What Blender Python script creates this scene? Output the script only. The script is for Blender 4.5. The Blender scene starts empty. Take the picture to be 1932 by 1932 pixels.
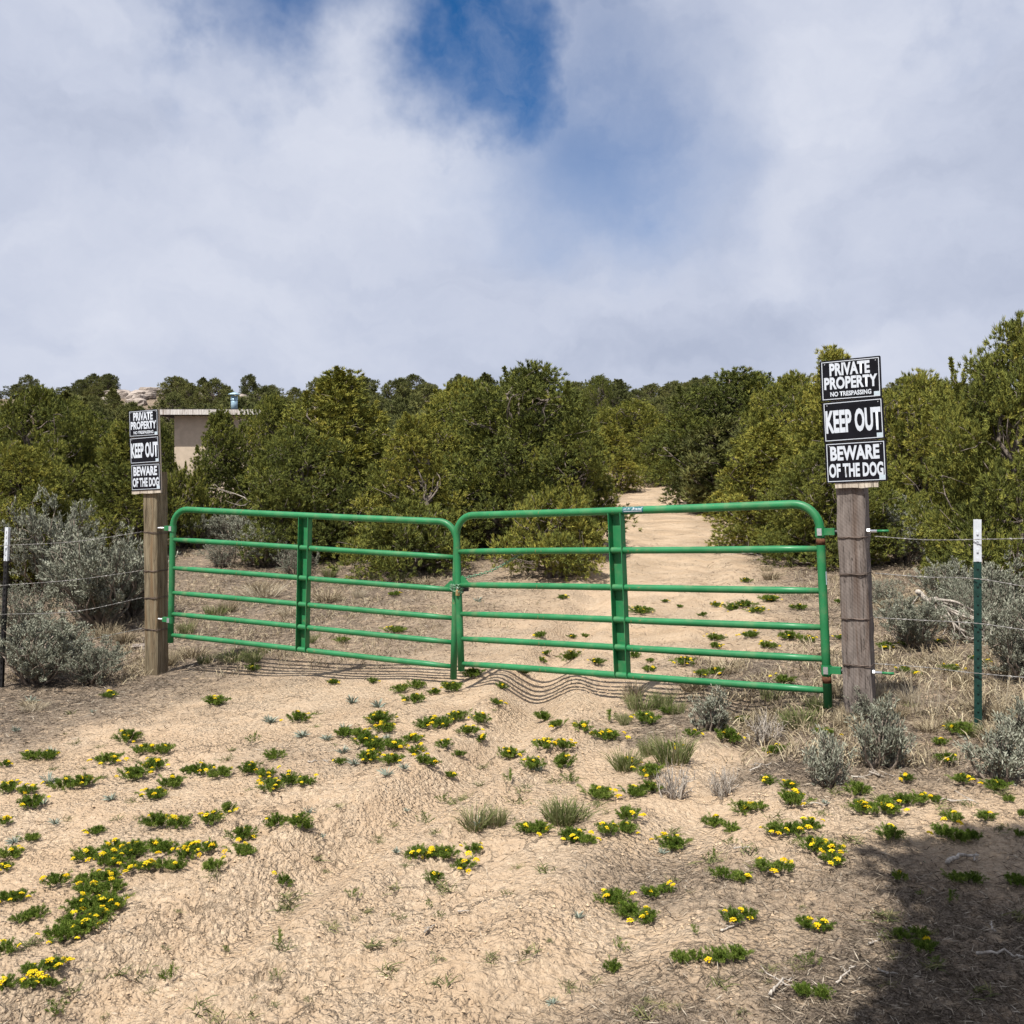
import bpy, math, random
import numpy as np
from mathutils import Vector, Matrix

# ------------------------------------------------------------------ camera, sky, sun
scene = bpy.context.scene
COL = scene.collection
F, CX, HZ, ZC = 1850.0, 966.0, 915.0, 1.62          # focal length, centre, horizon row (1932-unit picture), eye height

cam_d = bpy.data.cameras.new('camera')
cam = bpy.data.objects.new('camera', cam_d)
COL.objects.link(cam)
cam.location = (0, 0, ZC)
cam.rotation_euler = (math.radians(90), 0, 0)
cam_d.sensor_fit = 'HORIZONTAL'
cam_d.sensor_width = 36.0
cam_d.lens = 36.0 * F / 1932.0
cam_d.shift_y = -(966.0 - HZ) / 1932.0
cam_d.clip_start = 0.05
cam_d.clip_end = 5000
scene.camera = cam

SUN_T = Vector((0.26, 0.40, -0.88)).normalized()     # direction in which the sunlight travels
sun_d = bpy.data.lights.new('sun', 'SUN')
sun_d.energy = 5.0
sun_d.angle = math.radians(0.5)
sun_d.color = (1.0, 0.955, 0.88)
sun = bpy.data.objects.new('sun', sun_d)
COL.objects.link(sun)
sun.rotation_euler = SUN_T.to_track_quat('-Z', 'Y').to_euler()

world = bpy.data.worlds.new('World')
scene.world = world
world.use_nodes = True
scene.view_settings.view_transform = 'Standard'
scene.view_settings.look = 'None'
scene.view_settings.exposure = 0.66
scene.view_settings.gamma = 1.0
scene.view_settings.use_curve_mapping = False
scene.render.engine = 'CYCLES'
scene.cycles.max_bounces = 5
scene.cycles.diffuse_bounces = 2
scene.cycles.glossy_bounces = 2
scene.cycles.transmission_bounces = 2
scene.cycles.caustics_reflective = False
scene.cycles.caustics_refractive = False


class NT:
    """tiny helper for node trees"""
    def __init__(self, tree):
        self.t = tree
        tree.nodes.clear()

    def n(self, typ, **kw):
        nd = self.t.nodes.new(typ)
        for k, v in kw.items():
            setattr(nd, k, v)
        return nd

    def l(self, a, b):
        self.t.links.new(a, b)

    def val(self, sock, v):
        if isinstance(v, bpy.types.NodeSocket):
            self.l(v, sock)
        else:
            sock.default_value = v

    def math(self, op, a, b=0.0, clamp=False):
        nd = self.n('ShaderNodeMath', operation=op, use_clamp=clamp)
        self.val(nd.inputs[0], a)
        self.val(nd.inputs[1], b)
        return nd.outputs[0]

    def vmath(self, op, a, b=None, scale=None):
        nd = self.n('ShaderNodeVectorMath', operation=op)
        self.val(nd.inputs[0], a)
        if b is not None:
            self.val(nd.inputs[1], b)
        if scale is not None:
            nd.inputs['Scale'].default_value = scale
        return nd

    def noise(self, vec, scale, detail=4.0, rough=0.55, dist=0.0):
        nd = self.n('ShaderNodeTexNoise')
        if vec is not None:
            self.l(vec, nd.inputs['Vector'])
        nd.inputs['Scale'].default_value = scale
        nd.inputs['Detail'].default_value = detail
        nd.inputs['Roughness'].default_value = rough
        nd.inputs['Distortion'].default_value = dist
        return nd

    def mapr(self, v, a, b, c=0.0, d=1.0, smooth=True):
        nd = self.n('ShaderNodeMapRange')
        nd.interpolation_type = 'SMOOTHSTEP' if smooth else 'LINEAR'
        self.val(nd.inputs['Value'], v)
        nd.inputs['From Min'].default_value = a
        nd.inputs['From Max'].default_value = b
        nd.inputs['To Min'].default_value = c
        nd.inputs['To Max'].default_value = d
        return nd.outputs[0]

    def mix(self, fac, a, b):
        nd = self.n('ShaderNodeMix', data_type='RGBA')
        self.val(nd.inputs[0], fac)
        for s, v in ((nd.inputs[6], a), (nd.inputs[7], b)):
            if isinstance(v, bpy.types.NodeSocket):
                self.l(v, s)
            else:
                s.default_value = tuple(v) + ((1.0,) if len(v) == 3 else ())
        return nd.outputs[2]

    def ramp(self, fac, stops):
        nd = self.n('ShaderNodeValToRGB')
        self.val(nd.inputs[0], fac)
        el = nd.color_ramp.elements
        while len(el) < len(stops):
            el.new(0.5)
        for e, (p, c) in zip(el, stops):
            e.position = p
            e.color = tuple(c) + (1.0,)
        return nd.outputs[0]


def pix_dir(px, py):
    return Vector(((px - CX) / F, 1.0, (HZ - py) / F)).normalized()


def build_world():
    t = NT(world.node_tree)
    out = t.n('ShaderNodeOutputWorld')
    sky = t.n('ShaderNodeTexSky', sky_type='NISHITA')
    sky.sun_disc = False
    sky.sun_elevation = math.asin(-SUN_T.z)
    sky.sun_rotation = math.atan2(-SUN_T.x, -SUN_T.y)
    sky.altitude = 1800
    sky.air_density = 1.0
    sky.dust_density = 0.0
    sky.ozone_density = 6.0
    bg_sky = t.n('ShaderNodeBackground')
    hs = t.n('ShaderNodeHueSaturation')
    hs.inputs['Saturation'].default_value = 1.25
    t.l(sky.outputs[0], hs.inputs['Color'])
    t.l(hs.outputs[0], bg_sky.inputs[0])
    bg_sky.inputs[1].default_value = 0.072
    geo = t.n('ShaderNodeTexCoord').outputs['Generated']
    # warped direction
    wn = t.noise(geo, 2.6, 5.0, 0.6)
    wv = t.vmath('SUBTRACT', wn.outputs['Color'], (0.5, 0.5, 0.5)).outputs[0]
    wv = t.vmath('SCALE', wv, scale=0.22).outputs[0]
    wn2 = t.noise(geo, 9.0, 5.0, 0.65)
    wv2 = t.vmath('SUBTRACT', wn2.outputs['Color'], (0.5, 0.5, 0.5)).outputs[0]
    wv2 = t.vmath('SCALE', wv2, scale=0.10).outputs[0]
    vec = t.vmath('ADD', t.vmath('ADD', geo, wv).outputs[0], wv2).outputs[0]

    def hole(px, py, r0, r1, amp, stretch=(1, 1, 1)):
        c = pix_dir(px, py)
        d = t.vmath('SUBTRACT', vec, tuple(c)).outputs[0]
        d = t.vmath('MULTIPLY', d, stretch).outputs[0]
        ln = t.vmath('LENGTH', d).outputs['Value']
        return t.mapr(ln, r0, r1, amp, 0.0)
    gaps = [hole(875, 50, 0.03, 0.12, 1.0, (1.0, 1, 0.8)), hole(930, 120, 0.03, 0.105, 1.0, (1.0, 1, 0.85)), hole(985, 195, 0.0, 0.10, 0.95, (1.2, 1, 0.9)),
            hole(1115, 262, 0.0, 0.185, 0.70, (0.8, 1, 1.15)),
            hole(560, -15, 0.0, 0.105, 0.95, (0.7, 1, 1.15)), hole(1130, 20, 0.0, 0.10, 0.55)]
    # loose gaps all over the sky, of the same kind as those in view
    gn = t.noise(vec, 2.1, 4.0, 0.5)
    gaps.append(t.mapr(gn.outputs['Fac'], 0.63, 0.76, 0.0, 0.9))
    g = gaps[0]
    for q in gaps[1:]:
        g = t.math('MAXIMUM', g, q)
    wisp = t.noise(vec, 7.0, 6.0, 0.65)
    wf = t.mapr(wisp.outputs['Fac'], 0.45, 0.78, 1.0, 0.80)
    g = t.math('MULTIPLY', g, wf, clamp=True)
    # cloud tone
    sq = t.vmath('MULTIPLY', vec, (1.0, 1.0, 2.2)).outputs[0]
    c1 = t.noise(sq, 2.3, 6.0, 0.52, 0.3)
    c2 = t.noise(sq, 6.0, 5.0, 0.55, 0.2)
    ct = t.math('ADD', t.math('MULTIPLY', c1.outputs['Fac'], 0.82), t.math('MULTIPLY', c2.outputs['Fac'], 0.18))
    band = t.vmath('MULTIPLY', t.vmath('SUBTRACT', vec, tuple(pix_dir(1620, 605))).outputs[0], (1.0, 1.0, 5.5)).outputs[0]
    ct = t.math('SUBTRACT', ct, t.mapr(t.vmath('LENGTH', band).outputs['Value'], 0.05, 0.26, 0.075, 0.0))
    col = t.ramp(t.mapr(ct, 0.36, 0.64, smooth=False), [(0.0, (0.282, 0.315, 0.405)), (0.45, (0.362, 0.392, 0.478)), (1.0, (0.45, 0.472, 0.54))])
    bg_c = t.n('ShaderNodeBackground')
    t.l(col, bg_c.inputs[0])
    bg_c.inputs[1].default_value = 1.0
    mx = t.n('ShaderNodeMixShader')
    t.l(g, mx.inputs[0])
    t.l(bg_c.outputs[0], mx.inputs[1])
    t.l(bg_sky.outputs[0], mx.inputs[2])
    t.l(mx.outputs[0], out.inputs[0])


build_world()

rng = np.random.default_rng(7)
random.seed(7)

# ------------------------------------------------------------------ materials


def new_mat(name):
    m = bpy.data.materials.new(name)
    m.use_nodes = True
    return m, NT(m.node_tree)


def principled(t, rough=0.8, spec=0.3, metal=0.0):
    out = t.n('ShaderNodeOutputMaterial')
    p = t.n('ShaderNodeBsdfPrincipled')
    p.inputs['Roughness'].default_value = rough
    p.inputs['Specular IOR Level'].default_value = spec
    p.inputs['Metallic'].default_value = metal
    t.l(p.outputs[0], out.inputs[0])
    return p, out


def mat_plain(name, col, rough=0.7, spec=0.3, metal=0.0, var=0.15, scale=30.0, bump=0.0):
    m, t = new_mat(name)
    p, o = principled(t, rough, spec, metal)
    tc = t.n('ShaderNodeTexCoord').outputs['Object']
    nz = t.noise(tc, scale, 4.0)
    f = t.mapr(nz.outputs['Fac'], 0.3, 0.7)
    a = tuple(c * (1 - var) for c in col)
    b = tuple(min(1, c * (1 + var)) for c in col)
    t.l(t.mix(f, a, b), p.inputs['Base Color'])
    if bump:
        bp = t.n('ShaderNodeBump')
        bp.inputs['Strength'].default_value = bump
        bp.inputs['Distance'].default_value = 0.002
        t.l(nz.outputs['Fac'], bp.inputs['Height'])
        t.l(bp.outputs[0], p.inputs['Normal'])
    return m


def mat_leaf(name, stops, transl=0.2, rough=0.65, spec=0.25, hue_var=0.12):
    """foliage: colour from the per-leaf 'tint' attribute, small change from plant to plant"""
    m, t = new_mat(name)
    out = t.n('ShaderNodeOutputMaterial')
    p = t.n('ShaderNodeBsdfDiffuse')
    at = t.n('ShaderNodeAttribute', attribute_name='tint')
    oi = t.n('ShaderNodeObjectInfo')
    tint = t.math('ADD', at.outputs['Fac'], t.math('MULTIPLY', t.math('SUBTRACT', oi.outputs['Random'], 0.5), hue_var), clamp=True)
    c = t.ramp(tint, stops)
    t.l(c, p.inputs['Color'])
    if transl <= 0.2:
        t.l(p.outputs[0], out.inputs[0])
        return m
    tr = t.n('ShaderNodeBsdfTranslucent')
    t.l(c, tr.inputs[0])
    mx = t.n('ShaderNodeMixShader')
    mx.inputs[0].default_value = transl
    t.l(p.outputs[0], mx.inputs[1])
    t.l(tr.outputs[0], mx.inputs[2])
    t.l(mx.outputs[0], out.inputs[0])
    return m


def mat_green_paint():
    m, t = new_mat('green_gate_paint')
    p, o = principled(t, 0.5, 0.38)
    tc = t.n('ShaderNodeTexCoord').outputs['Object']
    n1 = t.noise(tc, 3.0, 5.0)
    c = t.mix(t.mapr(n1.outputs['Fac'], 0.3, 0.7), (0.012, 0.135, 0.045), (0.020, 0.180, 0.066))
    n2 = t.noise(tc, 26.0, 6.0, 0.7)
    n3 = t.noise(tc, 2.2, 2.0)
    wear = t.math('MULTIPLY', t.mapr(n2.outputs['Fac'], 0.62, 0.68), t.mapr(n3.outputs['Fac'], 0.44, 0.60))
    c = t.mix(wear, c, (0.20, 0.15, 0.06))
    n4 = t.noise(tc, 9.0, 4.0)
    c = t.mix(t.mapr(n4.outputs['Fac'], 0.48, 0.8, 0.0, 0.45), c, (0.16, 0.20, 0.10))   # dust
    t.l(c, p.inputs['Base Color'])
    t.l(t.mapr(n4.outputs['Fac'], 0.3, 0.7, 0.38, 0.62), p.inputs['Roughness'])
    bp = t.n('ShaderNodeBump')
    bp.inputs['Strength'].default_value = 0.12
    bp.inputs['Distance'].default_value = 0.002
    t.l(n2.outputs['Fac'], bp.inputs['Height'])
    t.l(bp.outputs[0], p.inputs['Normal'])
    return m


def mat_wood(name, dark, light, stain, saw=0.5, grain=1.0):
    m, t = new_mat(name)
    p, o = principled(t, 0.85, 0.2)
    tc = t.n('ShaderNodeTexCoord').outputs['Object']
    st = t.vmath('MULTIPLY', tc, (1.0, 1.0, 0.06)).outputs[0]
    n1 = t.noise(st, 55.0, 6.0, 0.6, 0.4)
    n2 = t.noise(st, 14.0, 4.0, 0.55, 0.6)
    c = t.mix(t.mapr(n1.outputs['Fac'], 0.32, 0.68), dark, light)
    c = t.mix(t.mapr(n2.outputs['Fac'], 0.52, 0.70, 0.0, 0.75), c, stain)
    # checks: thin dark splits along the grain
    n3 = t.noise(t.vmath('MULTIPLY', tc, (1.0, 1.0, 0.03)).outputs[0], 38.0, 3.0, 0.5, 0.2)
    chk = t.mapr(t.math('ABSOLUTE', t.math('SUBTRACT', n3.outputs['Fac'], 0.5)), 0.0, 0.012, 1.0, 0.0)
    c = t.mix(t.math('MULTIPLY', chk, 0.7 * grain), c, (0.02, 0.015, 0.01))
    wv = t.n('ShaderNodeTexWave', wave_type='BANDS', bands_direction='DIAGONAL')
    t.l(tc, wv.inputs['Vector'])
    wv.inputs['Scale'].default_value = 24.0
    wv.inputs['Distortion'].default_value = 3.0
    wv.inputs['Detail'].default_value = 3.0
    c = t.mix(t.math('MULTIPLY', t.mapr(wv.outputs['Fac'], 0.2, 0.9), 0.25 * saw), c, tuple(min(1, v * 1.5) for v in light))
    t.l(c, p.inputs['Base Color'])
    h = t.math('ADD', t.math('MULTIPLY', n1.outputs['Fac'], 1.0), t.math('MULTIPLY', wv.outputs['Fac'], 0.3 * saw))
    h = t.math('SUBTRACT', h, t.math('MULTIPLY', chk, 1.2))
    bp = t.n('ShaderNodeBump')
    bp.inputs['Strength'].default_value = 0.7
    bp.inputs['Distance'].default_value = 0.004
    t.l(h, bp.inputs['Height'])
    t.l(bp.outputs[0], p.inputs['Normal'])
    return m


def mat_ground():
    m, t = new_mat('sandy_soil')
    p, o = principled(t, 0.95, 0.12)
    tc = t.n('ShaderNodeTexCoord').outputs['Object']
    lit = t.n('ShaderNodeAttribute', attribute_name='litter').outputs['Fac']
    big = t.noise(tc, 0.55, 4.0)
    mid = t.noise(tc, 3.2, 5.0, 0.6)
    fine = t.noise(tc, 28.0, 6.0, 0.68)
    grit = t.noise(tc, 130.0, 4.0, 0.7)
    c = t.mix(t.mapr(mid.outputs['Fac'], 0.32, 0.68), (0.425, 0.315, 0.213), (0.515, 0.400, 0.284))
    c = t.mix(t.mapr(big.outputs['Fac'], 0.50, 0.72, 0.0, 0.55), c, (0.48, 0.335, 0.205))
    c = t.mix(t.mapr(fine.outputs['Fac'], 0.36, 0.52, 0.75, 0.0), c, (0.38, 0.275, 0.18))
    c = t.mix(t.mapr(fine.outputs['Fac'], 0.58, 0.72, 0.0, 0.6), c, (0.56, 0.455, 0.345))
    c = t.mix(t.mapr(grit.outputs['Fac'], 0.32, 0.44, 0.5, 0.0), c, (0.25, 0.175, 0.11))
    # grey duff where plant litter gathers
    ln = t.noise(tc, 11.0, 6.0, 0.7)
    lf = t.math('MULTIPLY', lit, t.mapr(ln.outputs['Fac'], 0.30, 0.52))
    duff = t.mix(t.mapr(grit.outputs['Fac'], 0.38, 0.62), (0.055, 0.042, 0.032), (0.235, 0.190, 0.148))
    c = t.mix(t.math('MULTIPLY', lf, 0.95), c, duff)
    # cracks in the dried crust
    vor = t.n('ShaderNodeTexVoronoi', feature='DISTANCE_TO_EDGE')
    wv = t.vmath('ADD', tc, t.vmath('SCALE', mid.outputs['Color'], scale=0.25).outputs[0]).outputs[0]
    wv = t.vmath('ADD', wv, t.vmath('SCALE', fine.outputs['Color'], scale=0.04).outputs[0]).outputs[0]
    t.l(wv, vor.inputs['Vector'])
    vor.inputs['Scale'].default_value = 5.5
    crk = t.mapr(vor.outputs['Distance'], 0.004, 0.028, 1.0, 0.0)
    crk = t.math('MULTIPLY', crk, t.mapr(t.noise(tc, 1.7, 3.0).outputs['Fac'], 0.50, 0.62))
    vor2 = t.n('ShaderNodeTexVoronoi', feature='DISTANCE_TO_EDGE')
    t.l(t.vmath('ADD', tc, t.vmath('SCALE', fine.outputs['Color'], scale=0.05).outputs[0]).outputs[0], vor2.inputs['Vector'])
    vor2.inputs['Scale'].default_value = 24.0
    crk2 = t.math('MULTIPLY', t.mapr(vor2.outputs['Distance'], 0.01, 0.10, 1.0, 0.0), t.mapr(mid.outputs['Fac'], 0.42, 0.6, 0.0, 0.8))
    wl = t.vmath('ADD', tc, t.vmath('SCALE', t.noise(tc, 30.0, 3.0).outputs['Color'], scale=0.014).outputs[0]).outputs[0]
    lump = t.n('ShaderNodeTexVoronoi', feature='F1')
    t.l(wl, lump.inputs['Vector'])
    lump.inputs['Scale'].default_value = 38.0
    lump2 = t.n('ShaderNodeTexVoronoi', feature='F1')
    t.l(wl, lump2.inputs['Vector'])
    lump2.inputs['Scale'].default_value = 85.0
    rgh = t.mapr(t.noise(tc, 1.3, 4.0).outputs['Fac'], 0.36, 0.60, 0.35, 1.0)
    t.l(c, p.inputs['Base Color'])
    h = t.math('MULTIPLY', mid.outputs['Fac'], 0.5)
    h = t.math('SUBTRACT', h, t.math('MULTIPLY', t.math('MULTIPLY', lump.outputs['Distance'], rgh), 0.95))
    h = t.math('SUBTRACT', h, t.math('MULTIPLY', t.math('MULTIPLY', lump2.outputs['Distance'], rgh), 0.42))
    h = t.math('ADD', h, t.math('MULTIPLY', fine.outputs['Fac'], 0.55))
    h = t.math('ADD', h, t.math('MULTIPLY', grit.outputs['Fac'], 0.20))
    h = t.math('SUBTRACT', h, t.math('MULTIPLY', crk, 0.9))
    h = t.math('SUBTRACT', h, t.math('MULTIPLY', crk2, 0.16))
    bp = t.n('ShaderNodeBump')
    bp.inputs['Strength'].default_value = 1.0
    bp.inputs['Distance'].default_value = 0.034
    t.l(h, bp.inputs['Height'])
    t.l(bp.outputs[0], p.inputs['Normal'])
    return m


def mat_rock():
    m, t = new_mat('pale_rock')
    p, o = principled(t, 0.9, 0.2)
    tc = t.n('ShaderNodeTexCoord').outputs['Object']
    n1 = t.noise(tc, 2.5, 6.0, 0.65)
    n2 = t.noise(tc, 12.0, 5.0, 0.6)
    c = t.mix(t.mapr(n1.outputs['Fac'], 0.35, 0.65), (0.20, 0.165, 0.14), (0.38, 0.33, 0.29))
    c = t.mix(t.mapr(n2.outputs['Fac'], 0.35, 0.5, 0.5, 0.0), c, (0.14, 0.11, 0.09))
    t.l(c, p.inputs['Base Color'])
    bp = t.n('ShaderNodeBump')
    bp.inputs['Strength'].default_value = 0.8
    bp.inputs['Distance'].default_value = 0.05
    t.l(n2.outputs['Fac'], bp.inputs['Height'])
    t.l(bp.outputs[0], p.inputs['Normal'])
    return m


M = {}
M['green'] = mat_green_paint()
M['rust'] = mat_plain('rust_brown', (0.10, 0.042, 0.022), 0.8, 0.2, 0, 0.4, 60, 0.4)
M['wood_left'] = mat_wood('weathered_treated_wood', (0.105, 0.080, 0.050), (0.215, 0.180, 0.120), (0.15, 0.085, 0.038), 0.35)
M['wood_right'] = mat_wood('grey_sawn_timber', (0.115, 0.095, 0.085), (0.185, 0.158, 0.142), (0.075, 0.045, 0.030), 0.45)
M['plank'] = mat_wood('bleached_plank', (0.34, 0.29, 0.23), (0.55, 0.49, 0.41), (0.22, 0.18, 0.14), 0.2)
M['steel'] = mat_plain('zinc_steel', (0.62, 0.63, 0.64), 0.38, 0.5, 0.85, 0.12, 60)
M['wire'] = mat_plain('galvanised_wire', (0.23, 0.22, 0.21), 0.6, 0.4, 0.3, 0.35, 8)
M['wire_rusty'] = mat_plain('rusty_wire', (0.12, 0.09, 0.075), 0.65, 0.4, 0.4, 0.35, 8)
M['chain'] = mat_plain('green_chain_paint', (0.13, 0.24, 0.15), 0.45, 0.5, 0.2, 0.35, 40)
M['brass'] = mat_plain('brass', (0.62, 0.46, 0.22), 0.32, 0.5, 0.9, 0.1, 60)
M['dark_metal'] = mat_plain('dark_metal', (0.03, 0.03, 0.035), 0.4, 0.5, 0.4, 0.2, 60)
M['sign_black'] = mat_plain('black_sign_ink', (0.005, 0.005, 0.008), 0.45, 0.15, 0, 0.3, 18)
M['sign_white'] = mat_plain('white_sign_ink', (0.50, 0.54, 0.60), 0.45, 0.3, 0, 0.06, 25)
M['sign_grey'] = mat_plain('pale_sticker', (0.42, 0.50, 0.56), 0.5, 0.3, 0, 0.12, 80)
M['sticker'] = mat_plain('teal_sticker', (0.012, 0.10, 0.11), 0.4, 0.4, 0, 0.15, 60)
M['post_green'] = mat_plain('dark_green_post_paint', (0.008, 0.035, 0.028), 0.42, 0.45, 0, 0.25, 30, 0.2)
M['post_black'] = mat_plain('black_post_paint', (0.009, 0.009, 0.010), 0.45, 0.4, 0, 0.3, 30, 0.2)
M['post_white'] = mat_plain('white_post_paint', (0.50, 0.53, 0.57), 0.5, 0.35, 0, 0.08, 20, 0.1)
M['wall'] = mat_plain('tan_stucco', (0.49, 0.405, 0.315), 0.9, 0.15, 0, 0.08, 6, 0.2)
M['roof'] = mat_plain('dark_roof_felt', (0.035, 0.033, 0.035), 0.9, 0.15, 0, 0.3, 6, 0.4)
M['fascia'] = mat_wood('peeling_white_board', (0.42, 0.38, 0.35), (0.68, 0.65, 0.61), (0.25, 0.20, 0.16), 0.0)
M['pipe'] = mat_plain('blue_grey_pipe', (0.36, 0.50, 0.58), 0.35, 0.5, 0.5, 0.15, 8)
M['bark'] = mat_wood('juniper_bark', (0.10, 0.080, 0.065), (0.23, 0.195, 0.165), (0.16, 0.115, 0.08), 0.0)
M['deadwood'] = mat_wood('bleached_deadwood', (0.27, 0.235, 0.20), (0.47, 0.425, 0.37), (0.20, 0.16, 0.13), 0.0)
M['twig'] = mat_plain('grey_twig', (0.20, 0.165, 0.135), 0.9, 0.1, 0, 0.35, 12)
M['rock'] = mat_rock()
M['ground'] = mat_ground()
M['juniper'] = mat_leaf('juniper_foliage', [(0.0, (0.058, 0.071, 0.026)), (0.35, (0.108, 0.124, 0.034)), (0.7, (0.188, 0.193, 0.044)), (1.0, (0.300, 0.268, 0.056))], 0.18, 0.6, 0.3, 0.42)
M['juniper_far'] = mat_leaf('distant_juniper_foliage', [(0.0, (0.056, 0.064, 0.030)), (0.5, (0.108, 0.118, 0.043)), (1.0, (0.195, 0.188, 0.065))], 0.15, 0.6, 0.3, 0.35)
M['sage'] = mat_leaf('sagebrush_foliage', [(0.0, (0.125, 0.132, 0.098)), (0.5, (0.215, 0.222, 0.17)), (1.0, (0.36, 0.365, 0.30))], 0.15, 0.75, 0.2, 0.25)
M['herb'] = mat_leaf('parsley_foliage', [(0.0, (0.040, 0.070, 0.012)), (0.5, (0.098, 0.152, 0.024)), (1.0, (0.215, 0.265, 0.058))], 0.22, 0.5, 0.35, 0.25)
M['petal'] = mat_leaf('yellow_petals', [(0.0, (0.40, 0.22, 0.012)), (0.5, (0.58, 0.41, 0.012)), (1.0, (0.62, 0.50, 0.03))], 0.2, 0.6, 0.2, 0.5)
M['bluegrey'] = mat_leaf('bluegrey_leaves', [(0.0, (0.13, 0.155, 0.125)), (1.0, (0.33, 0.37, 0.31))], 0.15, 0.6, 0.3, 0.2)
M['grass'] = mat_leaf('green_bunchgrass', [(0.0, (0.085, 0.115, 0.035)), (0.55, (0.15, 0.17, 0.065)), (1.0, (0.36, 0.31, 0.19))], 0.25, 0.6, 0.3, 0.25)
M['straw'] = mat_leaf('dry_grass', [(0.0, (0.11, 0.085, 0.055)), (0.5, (0.255, 0.205, 0.135)), (1.0, (0.44, 0.38, 0.26))], 0.2, 0.7, 0.25, 0.25)
M['sprig'] = mat_leaf('sprig_leaves', [(0.0, (0.07, 0.085, 0.035)), (0.5, (0.12, 0.13, 0.055)), (1.0, (0.20, 0.175, 0.085))], 0.2, 0.6, 0.2, 0.3)
M['pale_straw'] = mat_leaf('pale_dry_stalks', [(0.0, (0.26, 0.21, 0.145)), (0.5, (0.42, 0.36, 0.26)), (1.0, (0.56, 0.50, 0.40))], 0.25, 0.7, 0.2, 0.2)
M['litter'] = mat_leaf('duff_litter', [(0.0, (0.045, 0.035, 0.026)), (0.5, (0.15, 0.12, 0.09)), (0.8, (0.30, 0.25, 0.19)), (1.0, (0.42, 0.37, 0.30))], 0.1)
M['crumb'] = mat_plain('soil_crumb', (0.42, 0.315, 0.213), 0.95, 0.1, 0, 0.25, 9)

# ------------------------------------------------------------------ mesh helpers


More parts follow.
